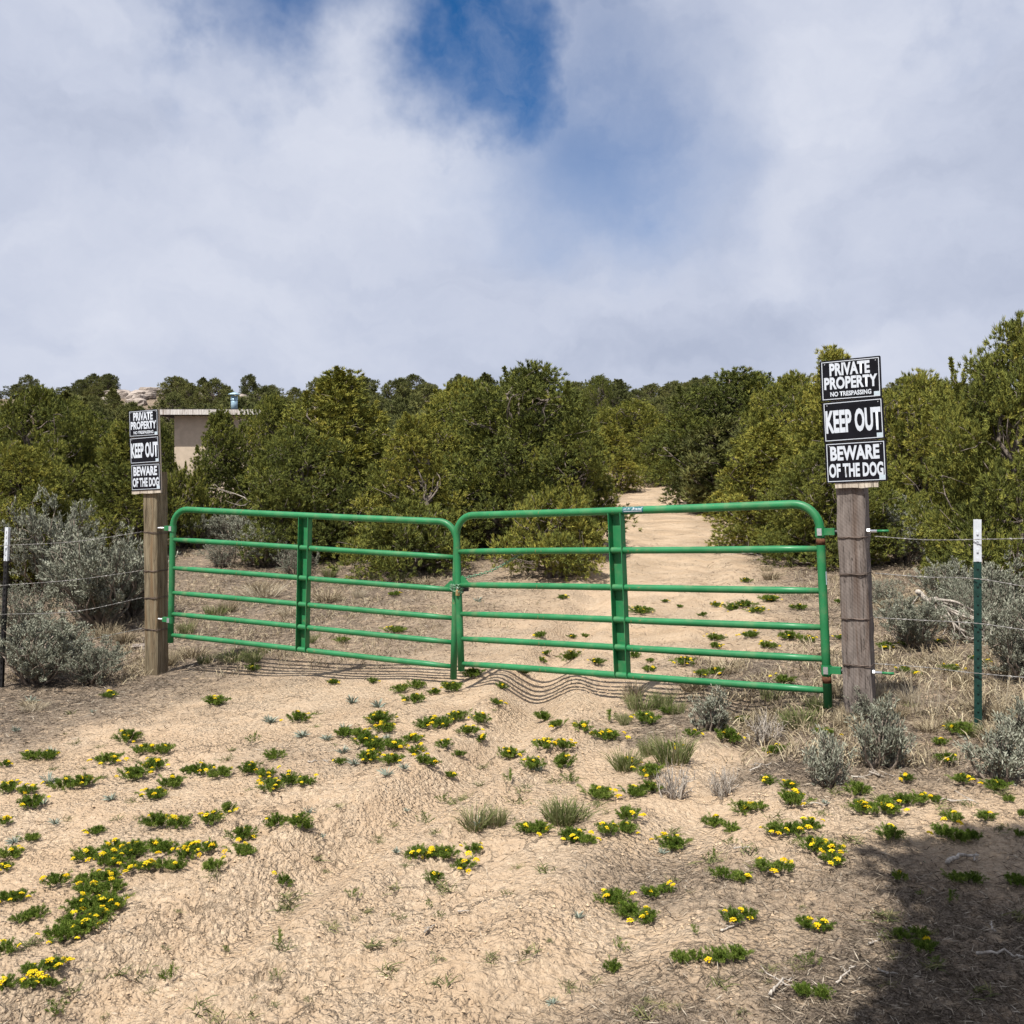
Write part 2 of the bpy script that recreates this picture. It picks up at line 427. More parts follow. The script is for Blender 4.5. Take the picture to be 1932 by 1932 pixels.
class MB:
    def __init__(self):
        self.v, self.f, self.n = [], [], 0
        self.tint = []

    def add(self, verts, faces, tint=None):
        verts = np.asarray(verts, dtype=np.float32).reshape(-1, 3)
        self.v.append(verts)
        for f in faces if isinstance(faces, list) else [faces]:
            f = np.asarray(f, dtype=np.int64)
            if f.ndim == 1:
                f = f[None, :]
            self.f.append(f + self.n)
        self.n += len(verts)
        self.tint.append(np.full(len(verts), 0.5, np.float32) if tint is None else np.broadcast_to(np.asarray(tint, np.float32), (len(verts),)))

    def mesh(self, name, mat, smooth=False, tint=False):
        me = bpy.data.meshes.new(name)
        v = np.concatenate(self.v)
        me.vertices.add(len(v))
        me.vertices.foreach_set('co', v.ravel())
        li = np.concatenate([f.ravel() for f in self.f]).astype(np.int32)
        sz = np.concatenate([np.full(len(f), f.shape[1], np.int32) for f in self.f])
        me.loops.add(len(li))
        me.loops.foreach_set('vertex_index', li)
        me.polygons.add(len(sz))
        st = np.zeros(len(sz), np.int32)
        st[1:] = np.cumsum(sz)[:-1]
        me.polygons.foreach_set('loop_start', st)
        me.polygons.foreach_set('loop_total', sz)
        me.polygons.foreach_set('use_smooth', np.full(len(sz), smooth, bool))
        if tint:
            a = me.attributes.new('tint', 'FLOAT', 'POINT')
            a.data.foreach_set('value', np.concatenate(self.tint).astype(np.float32))
        me.update(calc_edges=True)
        me.materials.append(mat)
        return me

    # --- shapes
    def box(self, c, s, R=None):
        c = np.array(c, float)
        h = np.array(s, float) / 2
        p = np.array([[sx, sy, sz] for sz in (-1, 1) for sy in (-1, 1) for sx in (-1, 1)], float) * h
        if R is not None:
            p = p @ np.array(R).T
        self.add(p + c, np.array([[0, 2, 3, 1], [4, 5, 7, 6], [0, 1, 5, 4], [2, 6, 7, 3], [0, 4, 6, 2], [1, 3, 7, 5]]))

    def tube(self, pts, rad, sides=10, caps=True, tint=None, closed=False):
        pts = np.asarray(pts, float)
        n = len(pts)
        rad = np.broadcast_to(np.asarray(rad, float), (n,))
        tg = np.gradient(pts, axis=0)
        if closed:
            tg = np.roll(pts, -1, 0) - np.roll(pts, 1, 0)
        tg /= np.linalg.norm(tg, axis=1)[:, None] + 1e-12
        up = np.array([0, 0, 1.0]) if abs(tg[0][2]) < 0.9 else np.array([1.0, 0, 0])
        a = np.cross(tg[0], up)
        a /= np.linalg.norm(a)
        ang = np.arange(sides) * 2 * math.pi / sides
        vs = []
        for i in range(n):
            a = a - tg[i] * np.dot(a, tg[i])
            a /= np.linalg.norm(a) + 1e-12
            b = np.cross(tg[i], a)
            vs.append(pts[i] + rad[i] * (np.cos(ang)[:, None] * a + np.sin(ang)[:, None] * b))
        vs = np.concatenate(vs)
        fs = []
        k = np.arange(sides)
        k2 = (k + 1) % sides
        for i in range(n if closed else n - 1):
            j = (i + 1) % n
            fs.append(np.stack([i * sides + k, i * sides + k2, j * sides + k2, j * sides + k], 1))
        fl = [np.concatenate(fs)]
        if caps and not closed:
            fl.append(np.arange(sides)[::-1][None, :])
            fl.append((np.arange(sides) + (n - 1) * sides)[None, :])
        self.add(vs, fl, tint)

    def leaves(self, base, d, ln, wd, tint, side_hint=None):
        """many diamond leaves at once: base (N,3), direction, length, width, tint (N)"""
        N = len(base)
        d = d / (np.linalg.norm(d, axis=1)[:, None] + 1e-9)
        r = rng.normal(size=(N, 3)) if side_hint is None else side_hint
        s = np.cross(d, r)
        s /= np.linalg.norm(s, axis=1)[:, None] + 1e-9
        ln = np.broadcast_to(ln, (N,))[:, None]
        wd = np.broadcast_to(wd, (N,))[:, None]
        p0 = base
        p1 = base + d * ln * 0.5 + s * wd * 0.5
        p2 = base + d * ln
        p3 = base + d * ln * 0.5 - s * wd * 0.5
        v = np.stack([p0, p1, p2, p3], 1).reshape(-1, 3)
        self.add(v, np.arange(N * 4).reshape(-1, 4), np.repeat(np.broadcast_to(tint, (N,)), 4))

    def needles(self, base, d, ln, wd, tint):
        """many slim triangular scale-leaf sprigs"""
        N = len(base)
        d = d / (np.linalg.norm(d, axis=1)[:, None] + 1e-9)
        s = np.cross(d, rng.normal(size=(N, 3)))
        s /= np.linalg.norm(s, axis=1)[:, None] + 1e-9
        ln = np.broadcast_to(ln, (N,))[:, None]
        wd = np.broadcast_to(wd, (N,))[:, None]
        v = np.stack([base - s * wd * 0.5, base + s * wd * 0.5, base + d * ln], 1).reshape(-1, 3)
        self.add(v, np.arange(N * 3).reshape(-1, 3), np.repeat(np.broadcast_to(tint, (N,)), 3))

    def blades(self, base, d, ln, wd, droop, tint):
        """curved grass blades, two segments each"""
        N = len(base)
        d = d / (np.linalg.norm(d, axis=1)[:, None] + 1e-9)
        s = np.cross(d, rng.normal(size=(N, 3)))
        s /= np.linalg.norm(s, axis=1)[:, None] + 1e-9
        ln = np.broadcast_to(ln, (N,))[:, None]
        wd = np.broadcast_to(wd, (N,))[:, None]
        dr = np.broadcast_to(droop, (N,))[:, None]
        m = base + d * ln * 0.55
        h = d * np.array([1, 1, 0.0])
        tip = base + d * ln + h * ln * dr * 0.3 - np.array([0, 0, 1.0]) * ln * dr * 0.45
        v = np.stack([base - s * wd / 2, base + s * wd / 2, m + s * wd * 0.42, m - s * wd * 0.42, tip], 1).reshape(-1, 3)
        i = np.arange(N)[:, None] * 5
        self.add(v, [i + np.array([[0, 1, 2, 3]]), i + np.array([[3, 2, 4]])], np.repeat(np.broadcast_to(tint, (N,)), 5))


def link(name, data, parent=None):
    o = bpy.data.objects.new(name, data)
    COL.objects.link(o)
    if parent is not None:
        o.parent = parent
    return o


def tag(o, label=None, cat=None, group=None, kind=None):
    if label:
        o['label'] = label
    if cat:
        o['category'] = cat
    if group:
        o['group'] = group
    if kind:
        o['kind'] = kind
    return o


def empty(name, loc=(0, 0, 0)):
    o = link(name, None)
    o.location = loc
    o.empty_display_size = 0.1
    return o


# ------------------------------------------------------------------ terrain
_perm = np.random.default_rng(3).permutation(512)
_perm = np.concatenate([_perm, _perm, _perm])
_ga = np.random.default_rng(4).uniform(0, 2 * math.pi, 512)


def perlin(x, y):
    xi, yi = np.floor(x).astype(int), np.floor(y).astype(int)
    xf, yf = x - xi, y - yi
    u, w = xf * xf * xf * (xf * (xf * 6 - 15) + 10), yf * yf * yf * (yf * (yf * 6 - 15) + 10)

    def g(ix, iy, dx, dy):
        a = _ga[_perm[(_perm[ix & 511] + iy) & 511]]
        return np.cos(a) * dx + np.sin(a) * dy
    n00, n10 = g(xi, yi, xf, yf), g(xi + 1, yi, xf - 1, yf)
    n01, n11 = g(xi, yi + 1, xf, yf - 1), g(xi + 1, yi + 1, xf - 1, yf - 1)
    return (n00 * (1 - u) + n10 * u) * (1 - w) + (n01 * (1 - u) + n11 * u) * w


def sstep(a, b, x):
    t = np.clip((x - a) / (b - a), 0, 1)
    return t * t * (3 - 2 * t)


def at(px, py, Y):
    """world point seen at picture position (px, py) at depth Y"""
    return np.array([(px - CX) * Y / F, Y, ZC - (py - HZ) * Y / F])


RUT = np.array([[-1.62, 2.9], [-1.28, 3.45], [-0.85, 4.4], [-0.38, 5.4], [0.0, 6.3], [0.16, 7.2], [0.20, 8.2], [0.55, 10.0], [1.1, 13.0], [2.0, 18.0]])
RUT2 = RUT + np.array([1.55, -0.1])


def seg_dist(x, y, poly):
    d = np.full(np.shape(x), 1e9)
    for a, b in zip(poly[:-1], poly[1:]):
        ab = b - a
        t = np.clip(((x - a[0]) * ab[0] + (y - a[1]) * ab[1]) / (ab @ ab), 0, 1)
        d = np.minimum(d, np.hypot(x - a[0] - t * ab[0], y - a[1] - t * ab[1]))
    return d


def worley(x, y, seed=0):
    xi, yi = np.floor(x).astype(int), np.floor(y).astype(int)
    f1 = np.full(x.shape, 9.0)
    f2 = np.full(x.shape, 9.0)
    idv = np.zeros(x.shape)
    for dx in (-1, 0, 1):
        for dy in (-1, 0, 1):
            cx, cy = xi + dx, yi + dy
            hsh = _perm[(_perm[(cx + seed) & 511] + cy) & 511]
            jx, jy = (hsh * 0.61803) % 1.0, (hsh * 0.41421 + 0.3) % 1.0
            d = np.hypot(cx + jx - x, cy + jy - y)
            near = d < f1
            f2 = np.where(near, f1, np.minimum(f2, d))
            idv = np.where(near, (hsh * 0.7548) % 1.0, idv)
            f1 = np.where(near, d, f1)
    return f1, f2, idv


def height(x, y, micro=True):
    x = np.asarray(x, float)
    y = np.asarray(y, float)
    tilt = 0.068 * 6 * np.tanh(x / 6) * np.exp(-(np.maximum(y - 8.5, 0) / 7.0) ** 2)
    z = tilt - 0.02
    ramp = np.maximum(y - 10.0, 0)
    z = z + 0.072 * (np.sqrt(ramp ** 2 + 1.5) - math.sqrt(1.5)) * (1 - 0.0 * x) * np.where(y < 38, 1, 1)
    z = np.where(y > 38, 0.072 * (28 - 1.2) + tilt - 0.02 + 0.02 * (y - 38) * np.exp(-(y - 38) / 60), z)
    hill = sstep(30, 84, y + 6 * perlin(x / 18 + 3.3, y / 25 + 1.7)) * (5.7 + 0.9 * perlin(x / 14.0, y / 30.0) + 0.02 * np.clip(-x, -30, 40))
    z = z + hill
    far = sstep(12, 40, y)
    z = z + far * (0.25 * perlin(x / 5.0, y / 5.0) + 0.5 * sstep(30, 60, y) * perlin(x / 9.0 + 5, y / 9.0))
    # wheel ruts through the gate opening, with low shoulders
    fade = np.exp(-(np.maximum(y - 9, 0) / 10.0) ** 2)
    for poly, dep in ((RUT, 0.105), (RUT2, 0.05)):
        d = seg_dist(x, y, poly)
        z = z - dep * fade * np.exp(-(d / 0.19) ** 2) + 0.45 * dep * fade * np.exp(-((d - 0.32) / 0.13) ** 2)
    z = z + 0.035 * perlin(x / 1.1 + 7, y / 1.1) + 0.016 * perlin(x / 0.42, y / 0.42 + 9)
    if micro:
        nearf = 0.62 * np.exp(-(np.maximum(y - 4.6, 0) / 3.0) ** 2)
        rough = 0.55 + 0.9 * sstep(-0.15, 0.3, perlin(x / 0.9 + 21, y / 0.9 + 4))
        rough = rough + 0.7 * np.exp(-((seg_dist(x, y, RUT) - 0.3) / 0.22) ** 2)
        rough = rough * (1 - 0.65 * np.exp(-(seg_dist(x, y, RUT) / 0.17) ** 2)) * (1 - 0.5 * np.exp(-(seg_dist(x, y, RUT2) / 0.25) ** 2))
        wx, wy = x + 0.02 * perlin(x / 0.05, y / 0.05), y + 0.02 * perlin(x / 0.05 + 8, y / 0.05)
        for cell, amp, sd in ((0.085, 0.018, 0), (0.045, 0.013, 77)):
            f1, f2, cid = worley(wx / cell, wy / cell, sd)
            z = z + nearf * rough * amp * ((cid - 0.5) * 0.9 - np.exp(-((f2 - f1) / 0.16) ** 2) * 0.7)
        z = z + 0.8 * nearf * rough * (0.013 * perlin(x / 0.17, y / 0.17) - 0.020 * np.abs(perlin(x / 0.075 + 2, y / 0.075)) + 0.012 * np.maximum(perlin(x / 0.045 + 9, y / 0.045 + 5), -0.1))
    return z


def gz(x, y):
    return float(height(np.array([x]), np.array([y]), False)[0])


def ground_hit(px, py):
    """where the sight line through a picture position meets the ground"""
    Y = np.concatenate([np.arange(1.5, 12, 0.02), np.arange(12, 100, 0.1)])
    X = (px - CX) * Y / F
    Z = ZC - (py - HZ) * Y / F
    b = Z < height(X, Y, False)
    i = int(np.argmax(b)) if b.any() else len(Y) - 1
    return float(X[i]), float(Y[i])


def litter_mask(x, y):
    n1 = perlin(x / 0.55, y / 0.55 + 40)
    n2 = perlin(x / 1.4 + 30, y / 1.4)
    l = 0.50 * sstep(0.05, 0.42, n2) * sstep(5.5, 3.6, y) + 0.25 * sstep(0.1, 0.5, n2)
    l = np.maximum(l, sstep(3.5, 2.8, y + 0.5 * n1) * sstep(-0.5, 0.5, x + 0.4 * n2))
    l = np.maximum(l, sstep(4.3, 3.5, y + 0.7 * n1) * sstep(0.55, 1.25, x + 0.5 * n1))
    l = np.maximum(l, 0.95 * sstep(-2.0, -3.3, x + 0.35 * (9.0 - y) + 0.7 * n1) * sstep(5.6, 7.0, y))
    l = np.maximum(l, 0.9 * sstep(1.0, 1.7, x + 0.5 * n1) * sstep(4.5, 5.2, y))
    l = np.maximum(l, 0.8 * sstep(0.4, 0.9, x + 0.3 * n1) * sstep(5.6, 6.2, y) * sstep(7.4, 6.9, y))
    road = np.exp(-(np.abs(x - (1.25 + 0.175 * (y - 10)) + 0.5 * n1) / 1.9) ** 3.5)
    l = np.where(y > 8.6, np.maximum(l * (1 - road), 0.70 * (1 - road) * sstep(8.6, 10.0, y)), l)
    return np.clip(l + 0.3 * n1 * (l > 0.1), 0, 1)


def build_ground():
    ys = [-14.0]
    while ys[-1] < 600:
        y = ys[-1]
        if y < 2.2:
            s = max(0.02, min(0.5, (2.3 - y) * 0.12 + 0.02))
        elif y < 9:
            s = 0.0042 * y
        elif y < 26:
            s = 0.011 * y
        elif y < 100:
            s = 0.02 * y
        else:
            s = 0.08 * y
        ys.append(y + s)
    half = [0.0]
    while half[-1] < 600:
        x = half[-1]
        if x < 2.7:
            s = 0.0145
        elif x < 5:
            s = 0.03
        elif x < 12:
            s = 0.07
        else:
            s = 0.055 * (x - 10.6)
        half.append(x + s)
    xs = np.array([-h for h in half[:0:-1]] + half)
    ys = np.array(ys)
    Xg, Yg = np.meshgrid(xs, ys)
    x, y = Xg.ravel(), Yg.ravel()
    z = height(x, y)
    nx, ny = len(xs), len(ys)
    mb = MB()
    i = (np.arange(ny - 1)[:, None] * nx + np.arange(nx - 1)[None, :]).ravel()
    mb.add(np.stack([x, y, z], 1), np.stack([i, i + 1, i + nx + 1, i + nx], 1))
    me = mb.mesh('ground', M['ground'], True)
    a = me.attributes.new('litter', 'FLOAT', 'POINT')
    a.data.foreach_set('value', litter_mask(x, y).astype(np.float32))
    o = link('ground', me)
    tag(o, 'pale tan sandy ground with cracked crust rising to a low hill', 'ground', kind='structure')


build_ground()

# ------------------------------------------------------------------ the double gate


def ring_pts(r, n, z=0.0):
    a = np.linspace(0, 2 * math.pi, n, endpoint=False)
    return np.stack([r * np.cos(a), r * np.sin(a), np.full(n, z)], 1)


def text_mesh(txt, mat, w, h, bold=0.02, depth=0.0004):
    cu = bpy.data.curves.new('lettering', 'FONT')
    cu.body = txt
    cu.size = 1.0
    cu.offset = bold
    cu.resolution_u = 3
    cu.space_character = 1.02
    cu.extrude = 0.0
    ob = bpy.data.objects.new('lettering_source', cu)
    COL.objects.link(ob)
    dg = bpy.context.evaluated_depsgraph_get()
    me = bpy.data.meshes.new_from_object(ob.evaluated_get(dg))
    bpy.data.objects.remove(ob)
    co = np.empty(len(me.vertices) * 3, np.float32)
    me.vertices.foreach_get('co', co)
    co = co.reshape(-1, 3)
    mn, mx = co.min(0), co.max(0)
    u = (co[:, 0] - mn[0]) / (mx[0] - mn[0]) - 0.5
    v = (co[:, 1] - mn[1]) / (mx[1] - mn[1]) - 0.5
    new = np.stack([u * w, np.full(len(u), -depth), v * h], 1)
    me.vertices.foreach_set('co', new.astype(np.float32).ravel())
    me.materials.clear()
    me.materials.append(mat)
    me.update()
    return me


FR = [1.0, 1 - 0.243, 1 - 0.468, 1 - 0.664, 1 - 0.832, 0.0]


def make_gate(L_top, L_bot, R_top, R_bot, hinge, label, hinge_z, ext):
    a, b = np.array(L_bot), np.array(R_bot)
    ex = b - a
    L = float(np.linalg.norm(ex))
    ex = ex / L
    ez = np.array(L_top) - a
    ez = ez - ex * (ez @ ex)
    H = float(np.linalg.norm(ez))
    ez /= H
    ey = np.cross(ez, ex)
    root = empty('tube_gate')
    root.matrix_world = Matrix(((ex[0], ey[0], ez[0], a[0]), (ex[1], ey[1], ez[1], a[1]), (ex[2], ey[2], ez[2], a[2]), (0, 0, 0, 1)))
    tag(root, label, 'gate', 'two leaves of the green double gate')
    # bent outer tube
    rc, rt = 0.17, 0.0285
    arc = np.linspace(0, math.pi / 2, 9)
    pts = [[0, 0, -ext[0]], [0, 0, 0.3], [0, 0, H - rc - 0.05]]
    pts += [[rc - rc * math.cos(t), 0, H - rc + rc * math.sin(t)] for t in arc]
    pts += [[L * 0.35, 0, H - 0.004], [L * 0.65, 0, H - 0.004]]
    pts += [[L - rc + rc * math.sin(t), 0, H - rc + rc * math.cos(t)] for t in arc]
    pts += [[L, 0, H - rc - 0.05], [L, 0, 0.3], [L, 0, -ext[1]]]
    mb = MB()
    mb.tube(pts, rt, 16)
    link('frame', mb.mesh('frame', M['green'], True), root)
    rail_me = None
    for k, fr in enumerate(FR[1:]):
        if rail_me is None:
            mb = MB()
            xs = np.linspace(0.012, L - 0.012, 12)
            mb.tube(np.stack([xs, np.zeros(12), 0.0015 * np.sin(xs * 2.1)], 1), [0.019] + [0.0245] * 10 + [0.019], 14)
            rail_me = mb.mesh('rail', M['green'], True)
        r = link('rail', rail_me, root)
        r.location = (0, 0, H * fr)
    # upright channel in the middle, open towards the front
    mb = MB()
    xm, w, dp, th = L * 0.5, 0.105, 0.062, 0.005
    zb, zt = -0.012, H - 0.018
    mb.box((xm, 0.029, (zb + zt) / 2), (w, th, zt - zb))
    mb.box((xm - w / 2 + th / 2, -0.0065, (zb + zt) / 2), (th, dp, zt - zb))
    mb.box((xm + w / 2 - th / 2, -0.0065, (zb + zt) / 2), (th, dp, zt - zb))
    link('channel_upright', mb.mesh('channel_upright', M['green']), root)
    # triangular latch plate on the third rail at the free end
    fx, sg = (L, -1) if hinge == 'L' else (0.0, 1)
    mb = MB()
    z3 = H * FR[2] + 0.018
    tri = np.array([[fx + sg * 0.024, 0, z3 - 0.02], [fx + sg * 0.115, 0, z3 - 0.002], [fx + sg * 0.045, 0, z3 + 0.062], [fx + sg * 0.024, 0, z3 + 0.045]])
    v = np.concatenate([tri + [0, -0.003, 0], tri + [0, 0.003, 0]])
    mb.add(v, np.array([[0, 1, 2, 3], [7, 6, 5, 4], [0, 4, 5, 1], [1, 5, 6, 2], [2, 6, 7, 3], [3, 7, 4, 0]]))
    link('latch_plate', mb.mesh('latch_plate', M['green']), root)
    # hinges: collar band and lug, with the threaded bolt end
    hx = 0.0 if hinge == 'L' else L
    s = -1 if hinge == 'L' else 1
    for hz in hinge_z:
        h = MB()
        h.tube([[hx, 0, hz - 0.030], [hx, 0, hz + 0.030]], 0.0335, 16)
        h.box((hx + s * 0.062, 0, hz), (0.068, 0.034, 0.044))
        ho = link('hinge', h.mesh('hinge', M['green']), root)
        b = MB()
        b.box((hx + s * 0.005, -0.0345, hz), (0.030, 0.006, 0.046))
        link('clamp', b.mesh('clamp', M['steel']), ho)
        if hinge == 'R':
            rb = MB()
            rb.tube([[hx, 0, hz - 0.085], [hx, 0, hz - 0.042]], 0.0295, 14)
            link('rust_band', rb.mesh('rust_band', M['rust'], True), root)
    return root, L, H


gl_root, gl_L, gl_H = make_gate(at(322, 960, 9.48), at(322, 1198, 9.48), at(856, 986, 8.27), at(856, 1258, 8.27), 'L',
    'green tubular gate leaf hinged on the post with the low backing board, no sticker', (1.03, 0.145), (0.075, 0.105))
gr_root, gr_L, gr_H = make_gate(at(870, 973, 8.06), at(870, 1252, 8.06), at(1561, 949, 6.36), at(1561, 1303, 6.36), 'R',
    'green tubular gate leaf with small teal sticker on its top rail', (1.03, 0.135), (0.06, 0.11))

# teal sticker wrapped on the front of the top rail
mb = MB()
n = 10
x0, x1 = gr_L * 0.5 + 0.065, gr_L * 0.5 + 0.235
ang = np.linspace(-0.65, 1.15, n)
rr = 0.0297
row = np.stack([np.zeros(n), -rr * np.cos(ang), gr_H - 0.004 + rr * np.sin(ang)], 1)
v = np.concatenate([row + [x0, 0, 0], row + [x1, 0, 0]])
i = np.arange(n - 1)
mb.add(v, np.stack([i, i + n, i + n + 1, i + 1], 1))
stk = link('sticker', mb.mesh('sticker', M['sticker'], True), gr_root)
stk['label'] = 'teal sticker with white lettering'
tm = text_mesh('HW Brand', M['sign_white'], 0.15, 0.022, 0.012)
co = np.empty(len(tm.vertices) * 3, np.float32)
tm.vertices.foreach_get('co', co)
co = co.reshape(-1, 3)
th = 0.42 + co[:, 2] / 0.0301
co2 = np.stack([(x0 + x1) / 2 + co[:, 0] + co[:, 2] * 0.35, -0.0302 * np.cos(th), gr_H - 0.004 + 0.0302 * np.sin(th)], 1)
tm.vertices.foreach_set('co', co2.astype(np.float32).ravel())
tm.update()
link('lettering', tm, stk)
mb = MB()
a2 = np.linspace(-0.28, -0.12, 3)
row = np.stack([np.zeros(3), -0.0302 * np.cos(a2), gr_H - 0.004 + 0.0302 * np.sin(a2)], 1)
mb.add(np.concatenate([row + [x0 + 0.012, 0, 0], row + [x1 - 0.01, 0, 0]]), np.array([[0, 3, 4, 1], [1, 4, 5, 2]]))
link('stripe', mb.mesh('stripe', M['sign_white'], True), stk)
mb = MB()
mb.box((gr_L + 0.0287, -0.004, gr_H * 0.60), (0.003, 0.016, 0.085))
link('maker_label', mb.mesh('maker_label', M['sign_grey']), gr_root)

# ------------------------------------------------------------------ posts


def make_post(name, base, top_z, size, yaw, lean, mat, label, chip=1.0):
    """sawn timber post with worn arrises, built in its own frame, origin at the ground"""
    h = top_z - base[2]
    nz = 22
    zz = np.concatenate([[-0.25], np.linspace(0, h, nz)])
    s = size / 2
    c = 0.010
    prof = np.array([[-s, -s + c], [-s + c, -s], [-s * 0.35, -s], [s * 0.35, -s], [s - c, -s], [s, -s + c], [s, -s * 0.3], [s, s * 0.3], [s, s - c], [s - c, s], [-s + c, s], [-s, s - c], [-s, 0]])
    m = len(prof)
    vs = []
    for k, z in enumerate(zz):
        j = rng.normal(size=(m, 2)) * 0.0016 * chip
        w = 1.0 + 0.01 * math.sin(z * 3.1 + base[0])
        vs.append(np.column_stack([prof * w + j, np.full(m, z) + (rng.normal(size=m) * 0.003 if k == len(zz) - 1 else 0)]))
    vs = np.concatenate(vs)
    i = np.arange(m)
    fs = []
    for k in range(len(zz) - 1):
        fs.append(np.stack([k * m + i, k * m + (i + 1) % m, (k + 1) * m + (i + 1) % m, (k + 1) * m + i], 1))
    mb = MB()
    mb.add(vs, [np.concatenate(fs), (np.arange(m) + (len(zz) - 1) * m)[None, :]])
    o = link(name, mb.mesh(name, mat))
    o.matrix_world = Matrix.Translation(base) @ Matrix.Rotation(yaw, 4, 'Z') @ Matrix.Rotation(lean, 4, 'Y')
    tag(o, label, 'post', 'timber gate posts')
    return o, h


YAW_L, YAW_R = math.radians(-23.3), math.radians(-30.0)
PL = np.array([-3.487, 9.625, gz(-3.487, 9.625) - 0.01])
PR = np.array([2.232, 6.275, gz(2.232, 6.275) - 0.01])
post_l, hl = make_post('wooden_post', PL, 1.75, 0.164, YAW_L, math.radians(-0.5), M['wood_left'],
    'greenish brown square timber post beside the tall grey sagebrush')
post_r, hr = make_post('wooden_post', PR, 1.66, 0.170, YAW_R, math.radians(-2.0), M['wood_right'],
    'split grey square timber post with saw marks and through bolts', 1.6)


def bolt(post, z, y, x0, x1, tip=True):
    mb = MB()
    mb.tube([[x0, y, z], [x1 - (0.07 if tip else 0), y, z]], 0.0095, 10)
    o = link('hinge_bolt', mb.mesh('hinge_bolt', M['steel'], True), post)
    if tip:
        t = MB()
        t.tube([[x1 - 0.07, y, z], [x1, y, z]], 0.0085, 10)
        link('painted_thread', t.mesh('painted_thread', M['green'], True), o)
        w = MB()
        w.tube([[0.086, y, z], [0.103, y, z]], 0.0185, 6)
        link('nut', w.mesh('nut', M['steel']), o)


# depth of the gate plane in the post's own frame
hinge_r_t = gr_root.matrix_world @ Vector((gr_L + 0.09, 0, 1.03))
hinge_r_b = gr_root.matrix_world @ Vector((gr_L + 0.09, 0, 0.135))
hinge_l_t = gl_root.matrix_world @ Vector((-0.09, 0, 1.03))
hinge_l_b = gl_root.matrix_world @ Vector((-0.09, 0, 0.145))
for hp in (hinge_r_t, hinge_r_b):
    q = post_r.matrix_world.inverted() @ hp
    bolt(post_r, q.z, max(-0.06, min(0.06, q.y)), min(q.x, -0.10), 0.215)
for hp in (hinge_l_t, hinge_l_b):
    q = post_l.matrix_world.inverted() @ hp
    bolt(post_l, q.z, max(-0.06, min(0.06, q.y)), -0.03, max(q.x, 0.10) + 0.01, False)

# ------------------------------------------------------------------ signs
SW, SH = 0.372, 0.2595


def rect_frame(mb, w, h, t, y):
    o = np.array([[-w / 2, -h / 2], [w / 2, -h / 2], [w / 2, h / 2], [-w / 2, h / 2]])
    i = o - np.sign(o) * t
    v = np.array([[p[0], y, p[1]] for p in np.concatenate([o, i])])
    mb.add(v, np.array([[0, 1, 5, 4], [1, 2, 6, 5], [2, 3, 7, 6], [3, 0, 4, 7]]))


SIGN_DEF = {
    'private': [('PRIVATE', 0.49, 0.235, 0.66, 0.315), ('PROPERTY', 0.50, 0.570, 0.87, 0.305), ('NO TRESPASSING', 0.495, 0.838, 0.67, 0.118)],
    'keep': [('KEEP OUT', 0.50, 0.50, 0.90, 0.57)],
    'dog': [('BEWARE', 0.49, 0.275, 0.80, 0.355), ('OF THE DOG', 0.50, 0.695, 0.885, 0.345)],
}
SIGN_DESC = {'private': ('private_property_sign', 'black PRIVATE PROPERTY NO TRESPASSING sign'), 'keep': ('keep_out_sign', 'black KEEP OUT sign'), 'dog': ('beware_of_dog_sign', 'black BEWARE OF THE DOG sign')}
sign_cache = {}


def sign_meshes(kind):
    if kind in sign_cache:
        return sign_cache[kind]
    mb = MB()
    c = 0.006
    p = np.array([[-SW / 2 + c, -SH / 2], [SW / 2 - c, -SH / 2], [SW / 2, -SH / 2 + c], [SW / 2, SH / 2 - c], [SW / 2 - c, SH / 2], [-SW / 2 + c, SH / 2], [-SW / 2, SH / 2 - c], [-SW / 2, -SH / 2 + c]])
    f = np.column_stack([p[:, 0], np.full(8, 0.0), p[:, 1]])
    b = np.column_stack([p[:, 0], np.full(8, 0.0025), p[:, 1]])
    i = np.arange(8)
    mb.add(np.concatenate([f, b]), [i[None, :], (i + 8)[::-1][None, :], np.stack([i, i + 8, (i + 1) % 8 + 8, (i + 1) % 8], 1)])
    body = mb.mesh('sign_panel', M['sign_black'])
    mb = MB()
    rect_frame(mb, SW - 0.022, SH - 0.018, 0.0045, -0.0009)
    border = mb.mesh('border', M['sign_white'])
    mb = MB()
    x, z = SW * 0.42, -SH * 0.395
    mb.add([[x - 0.018, -0.0013, z - 0.013], [x + 0.018, -0.0013, z - 0.013], [x + 0.018, -0.0013, z + 0.013], [x - 0.018, -0.0013, z + 0.013]], np.array([[0, 1, 2, 3]]))
    patch = mb.mesh('corner_patch', M['sign_grey'])
    texts = []
    for (txt, fx, fy, fw, fh) in SIGN_DEF[kind]:
        me = text_mesh(txt, M['sign_white'], SW * fw, SH * fh, 0.042 if len(txt) < 14 else 0.034, 0.0009)
        texts.append((me, ((fx - 0.5) * SW, 0, (0.5 - fy) * SH)))
    sign_cache[kind] = (body, border, patch, texts)
    return sign_cache[kind]


